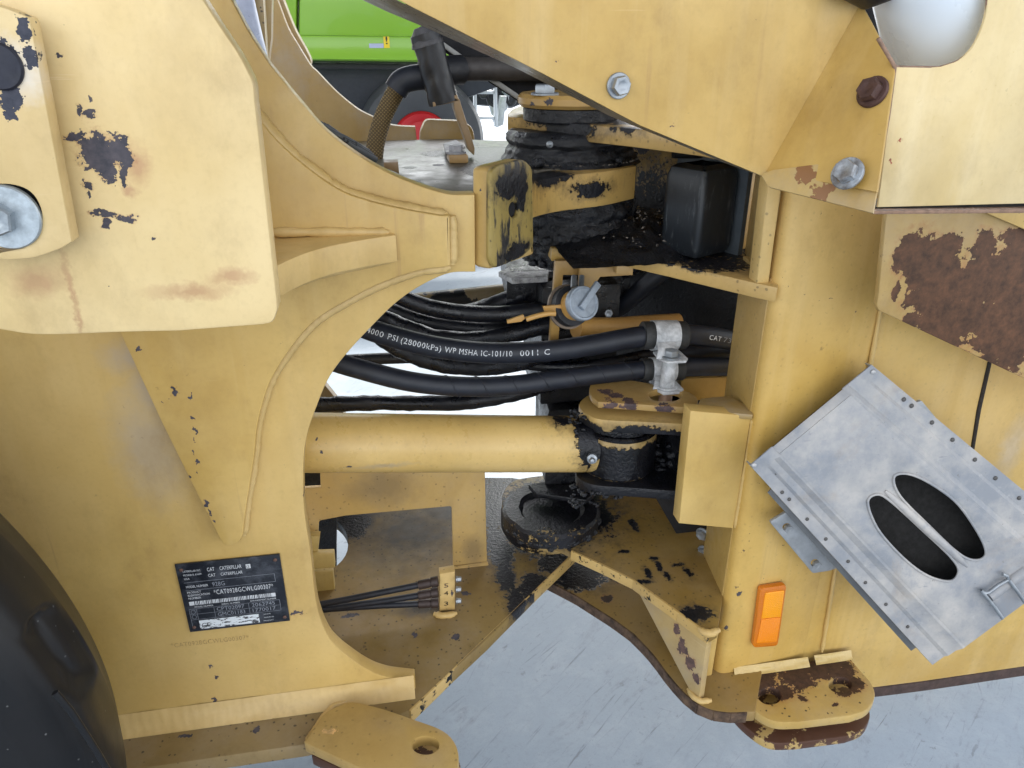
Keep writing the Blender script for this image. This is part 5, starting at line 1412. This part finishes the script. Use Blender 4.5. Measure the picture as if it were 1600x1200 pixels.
for L in ((1213, 739), (1222, 769), (1233, 780), (1261, 811), (1290, 842), (1325, 877), (1384, 944), (1418, 979), (1352, 910)):
    a_, b_ = uv_of(*L); rivet(SX, stp(a_, b_, .0008), sn, .0032, M_rivd)
for L in ((1412, 624), (1424, 634), (1456, 660), (1488, 687), (1523, 718), (1555, 747), (1592, 778), (1630, 808)):
    a_, b_ = uv_of(*L); rivet(SX, stp(a_, b_, .0008), sn, .0038, M_rivd)
# wire latch at the lower end
q0 = stp(0, 0, .014)
def lp_(x, y, h=.014): return PN(x, y, stp(0, 0, h), sn)
tube('latch_bail', [lp_(x, y, .02) for x, y in ((1566, 966), (1555, 950), (1532, 922), (1540, 926), (1546, 925), (1560, 914), (1575, 906), (1574, 900), (1566, 897))], .0032, M_steel, SX, 10)
tube('latch_bail', [lp_(x, y, .02) for x, y in ((1576, 906), (1590, 925), (1602, 942))], .0032, M_steel, SX, 10)
tube('latch_roll', [lp_(1543, 930, .006), lp_(1600, 890, .006)], .012, M_al, SX, 16)

# ================================================================== side reflector
RE = thing('side_reflector', 'orange rectangular side reflector beside the step, above the tow eyes', 'reflector', PY(1200, 1012, .97))
def amber(name, c, e):
    s = NT(name)
    g1 = s.n('ShaderNodeTexWave', {'Vector': s.map((1, 1, 1)), 'Scale': 75.0, 'Distortion': 0.0}, wave_type='BANDS', bands_direction='Z').outputs['Fac']
    g2 = s.n('ShaderNodeTexWave', {'Vector': s.co, 'Scale': 75.0}, wave_type='BANDS', bands_direction='X').outputs['Fac']
    s.set('Base Color', s.mix(s.ramp(s.math('MULTIPLY', g1, g2), .3, .8, 0, .35), c, (min(1, c[0]*1.2), c[1]*1.3, c[2])))
    s.set('Roughness', .22); s.set('Coat Weight', .5); s.set('Coat Roughness', .08)
    s.set('Normal', s.bump(s.math('MULTIPLY', g1, g2), .35, .0015))
    return s.m
ro = [(1188, 920, 6), (1230, 914, 6), (1216, 1010, 7), (1176, 1013, 7)]
plate('reflector_frame', F(ro), ('Y', .972), .012, amber('amber frame', (.62, .17, .006), 0), RE, .003)
plate('upper_lens', F([(1196, 927, 2), (1226, 923, 2), (1220, 964), (1190, 967)]), ('Y', .9705), .004, amber('amber bright lens', (.98, .36, .008), 0), RE, .001)
plate('lower_lens', F([(1190, 968), (1220, 965), (1214, 1003, 3), (1182, 1006, 3)]), ('Y', .9705), .004, amber('amber lens', (.86, .25, .006), 0), RE, .001)

# ================================================================== wrapped lever, sleeve hose and bracket (upper centre)
WL = thing('taped_lever', 'black tape-wrapped bar on a bent rusty bracket above the deck', 'lever', PZ(715, 265, ZD))
M_tape = plain('black tape', (.016, .017, .020), .42, 0, .3, 14, .6, 50)
pt = [PY(x, y, 1.42) for x, y in ((663, 52), (664, 72), (672, 105), (684, 140), (694, 160))]
pt = [pt[0].lerp(pt[-1], k_/14) for k_ in range(15)]
tube('taped_bar', pt, .0265, M_tape, WL, 20, jit=.003, jsc=45)
lathe('tape_end', [(.0001, .012), (.016, .010), (.022, 0), (.027, -.012), (.0285, -.014), (.0285, -.020)], pt[0], (pt[0]-pt[-1]), plain('grey tape end', (.06, .058, .062), .5, 0, .4, 70, .6), WL, 20, jit=.002, jsc=90)
m_b = paint('bent bracket paint', (.30, .204, .108), haze=.7, streak=0, rough=.4)
plate('bracket_top', [V(p) for p in ((676, 160), (714, 148), (718, 158), (677, 167))], ('Y', 1.40), .05, m_b, WL, .0015)
vs = [PY(710, 150, 1.40), PY(719, 158, 1.40), PY(742, 238, 1.40), PY(736, 243, 1.40), PY(710, 168, 1.40)]
plate('bracket_leg', [V(p) for p in ((708, 152), (718, 155), (742, 232), (741, 243), (733, 236), (710, 170))], ('Y', 1.40), .045, m_b, WL, .0015)
prism('bracket_block', [(PY(702, 265, 1.36).x, 1.35), (PY(731, 265, 1.36).x, 1.35), (PY(731, 265, 1.36).x, 1.40), (PY(702, 265, 1.36).x, 1.40)], ZD, PY(715, 242, 1.35).z, paint('block paint', (.42, .272, .117), haze=.5, streak=0), WL, .003)
put('bolt', hexmesh(.013, .015, .018, .004), (PY(713, 240, 1.365).x, 1.37, PY(713, 241, 1.36).z), (0, 0, 1), plain('pale bolt', (.36, .36, .38), .5, .3, .4, 70, .4), WL, .2)
plate('bolt_tab', F([(693, 224), (712, 218, 2), (727, 228), (712, 236, 2), (696, 238)]), ('Z', PY(712, 240, 1.37).z), .005, plain('white corroded tab', (.38, .38, .40), .6, .2, .6, 80, .5), WL, .001)
SH_ = thing('sleeved_hose', 'yellow-brown braided hose sleeve curving up to a black elbow', 'hose', PZ(585, 245, ZD))
s = NT('braided sleeve')
w1 = s.n('ShaderNodeTexWave', {'Vector': s.map((1, 1, 1), rot=(0, .8, 0)), 'Scale': 70.0}, wave_type='BANDS').outputs['Fac']
w2 = s.n('ShaderNodeTexWave', {'Vector': s.map((1, 1, 1), rot=(0, -.8, 0)), 'Scale': 70.0}, wave_type='BANDS').outputs['Fac']
bb = s.math('MULTIPLY', w1, w2)
s.set('Base Color', s.mix(s.ramp(bb, .1, .5), (.07, .045, .015), (.22, .15, .055))); s.set('Roughness', .7); s.set('Normal', s.bump(bb, .6, .002))
sp = hose_px([(584, 250, 1.44), (588, 220, 1.45), (598, 185, 1.46), (612, 155, 1.46), (624, 134, 1.45)], 6)
tube('sleeve', sp, .0165, s.m, SH_, 18)
tube('elbow', hose_px([(618, 142, 1.45), (628, 128, 1.45), (645, 122, 1.45), (665, 120, 1.45)], 6), .022, M_hose, SH_, 20)
tube('hose_run', hose_px([(660, 120, 1.45), (690, 112, 1.46), (720, 109, 1.48)], 5), .026, M_rubber, SH_, 20)
tag(tube('dark_pipe', hose_px([(690, 108, 1.50), (750, 108, 1.50), (850, 109, 1.5), (930, 109, 1.5)], 6), .021, plain('dirty brown pipe', (.055, .048, .044), .5, .1, .5, 40, .4), None, 24), 'thick dirty brown pipe running level behind the taped bar', 'pipe')
WH = thing('wiring_loom', 'bunch of dark wires and cables behind the frame edge, on the deck', 'cable bundle', PZ(550, 235, ZD))
for i in range(5):
    tube('cable', hose_px([(490+i*5, 190+i*2, 1.25), (515+i*4, 205+i*2, 1.24), (545+i*3, 220+i*3, 1.24), (575+i*3, 238+i*3, 1.26)], 5), .0055, M_rubber if i % 2 else plain('grey cable', (.10, .11, .12), .5), WH, 8)
plate('small_deck_block', F([(600, 254), (622, 253), (624, 272), (600, 262)]), ('Y', 1.18), .03, m_b, FR, .002)
# uprights glimpsed between the near and far side plates
UR = thing('lift_cylinder', 'upright dark post and pale cylinder between the frame plates, top left', 'hydraulic cylinder', PY(390, 90, 1.5))
tube('rod', [PY(x, y, 1.50) for x, y in ((366, -60), (378, 0), (392, 60), (410, 130))], .021, plain('pale blue paint', (.34, .38, .50), .35, .1), UR, 28)
m = paint('post paint', (.36, .252, .099), spat=.8, haze=.5)
plate('post', [V(p) for p in ((394, -60), (408, -60), (418, 110), (404, 110))], ('Y', 1.53), .03, m, UR, .002)
plate('post', [V(p) for p in ((415, -60), (426, -60), (424, 60), (417, 120), (410, 110))], ('Y', 1.58), .03, m, UR, .002)

# ================================================================== green machine and yard behind
GM = thing('green_tractor', 'bright green farm machine with red wheel parked in the background', 'farm machine', (0, 6.2, 0))
YG = 5.6
s = NT('green lacquer')
s.set('Base Color', s.mix(s.ramp(s.noise(1.2, 3), .3, .7), (.20, .42, .022), (.25, .48, .03))); s.set('Roughness', .3); s.set('Coat Weight', .3)
M_gr = s.m
plate('hood_panel', [V(p) for p in ((300, -140), (466, -140), (462, 96), (300, 94))], ('Y', YG), .5, M_gr, GM, .02)
plate('hood_panel', [V(p) for p in ((469, -140), (880, -140), (880, 100), (465, 94))], ('Y', YG), .5, M_gr, GM, .03)
plate('hood_skirt', [V(p) for p in ((300, 52), (880, 60), (880, 98), (300, 91))], ('Y', YG-.02), .5, M_gr, GM, .02)
sg = PY(586, 74, YG-.022)
for nm, (x0, y0, x1, y1), cl in (('warning_decal', (600, 57, 608, 75), (.85, .62, .02)), ('grey_decal', (577, 68, 599, 75), (.42, .46, .62))):
    a_, b_ = PY(x0, y1, YG-.024), PY(x1, y0, YG-.024)
    mesh(nm, [a_, V((b_.x, a_.y, a_.z)), b_, V((a_.x, a_.y, b_.z))], [(0, 1, 2, 3)], plain(nm, cl, .4, 0, .1), GM, smooth=False)
a_ = PY(601.5, 69, YG-.026); dd = Deco(a_, V((1, 0, 0)), V((0, 0, 1)), .001); dd.n = V((0, -.002, 0)); dd.text('!', .006, 0, .05, .012); dd.build('decal_mark', M_dark, GM)
plate('chassis', [V(p) for p in ((300, 90), (880, 97), (880, 138), (800, 128), (740, 150), (560, 200), (300, 220))], ('Y', YG+.55), .4, plain('dark blue chassis', (.016, .02, .030), .5), GM, .02)
plate('chassis_rail', [V(p) for p in ((300, 96), (880, 103), (880, 112), (300, 106))], ('Y', YG+.25), .1, M_dark, GM, .01)
cw = PY(660, 222, 6.0)
kk = (cw-CAMLOC).dot(FW)/FOC
M_ty2 = plain('grey tyre wall', (.045, .048, .055), .55, 0, .2, 6)
lathe('tyre', [(.44*kk*100, .06), (.46*kk*100, .0), (.72*kk*100, -.03), (.92*kk*100, -.01), (.98*kk*100, .05), (1.0*kk*100, .18), (1.0*kk*100, .6)], cw, (0, 1, 0), M_ty2, GM, 64)
lathe('rim', [(.0001, .02), (.30*kk*100, .02), (.36*kk*100, -.01), (.42*kk*100, -.02), (.455*kk*100, .0), (.455*kk*100, .06)], cw, (0, 1, 0), plain('red rim paint', (.50, .018, .022), .35, 0, .15, 5), GM, 48)
cw2 = PY(620, 228, 6.2)
lathe('rear_tyre', [(.5*kk*100, .05), (.9*kk*100, .0), (1.05*kk*100, .05), (1.1*kk*100, .3)], cw2, (0, 1, 0), plain('brown dirty tyre', (.035, .026, .022), .8, 0, .5, 12, .8, 8), GM, 48)
for k_ in range(22):
    a_ = pi*.45+k_*pi*.8/22
    r_ = 1.04*kk*100
    c = cw2+V((cos(a_)*r_, .1, sin(a_)*r_))
    d_ = V((cos(a_), 0, sin(a_))); t_ = V((-sin(a_), 0, cos(a_)))
    plate('tread_lug', [c-d_*.10-t_*.03+V((0, -.10, 0)), c+d_*.06-t_*.03+V((0, -.10, 0)), c+d_*.06+t_*.03+V((0, -.10, 0)), c-d_*.10+t_*.03+V((0, -.10, 0))], ('N', c+V((0, -.10, 0)), (0, -1, 0)), .3, M_ty2, GM, .01, world=True)
LD = thing('ladder_steps', 'white ladder steps hanging beside the dark machine in the background', 'ladder', PY(757, 200, 6.6))
M_wl = plain('white ladder paint', (.66, .70, .72), .4, .2, .15, 8, 0)
YL = 6.6
for x in (740, 772): plate('ladder_rail', [V(p) for p in ((x-1, 60), (x+3, 60), (x+6, 198), (x+1, 198))], ('Y', YL), .05, M_wl, LD, .004)
for y in (142, 60, 100, 182): plate('rung', [V(p) for p in ((743, y), (772, y), (772, y+5), (743, y+5))], ('Y', YL+.01), .16, M_wl, LD, .004)
DM = thing('dark_implement', 'dark machinery with loops of hose far behind the ladder', 'farm machine', PY(790, 190, 8))
plate('frame_body', F([(690, 60), (860, 60), (850, 150), (800, 170), (742, 165), (715, 150)]), ('Y', 8.0), .6, M_dark, DM, .05)
random.seed(5)
for i in range(7):
    x = 705+random.random()*90; y = 130+random.random()*30
    tube('hose_loop', hose_px([(x, y, 7.8), (x+6, y+14, 7.75), (x+14, y+10, 7.75), (x+16, y-6, 7.8), (x+8, y-16, 7.8)], 5), .018, plain('pale hose', (.35, .38, .40), .4, .2) if i % 2 else M_rubber, DM, 8)
plate('wheel_arm', F([(782, 150), (792, 150), (787, 195), (776, 200)]), ('Y', 7.6), .1, M_galv, DM, .01)
plate('hanger', F([(765, 165), (776, 170), (782, 190), (772, 192)]), ('Y', 7.7), .1, M_galv, DM, .01)

for o_ in bpy.data.objects:
    if '_w' in o_: del o_['_w']
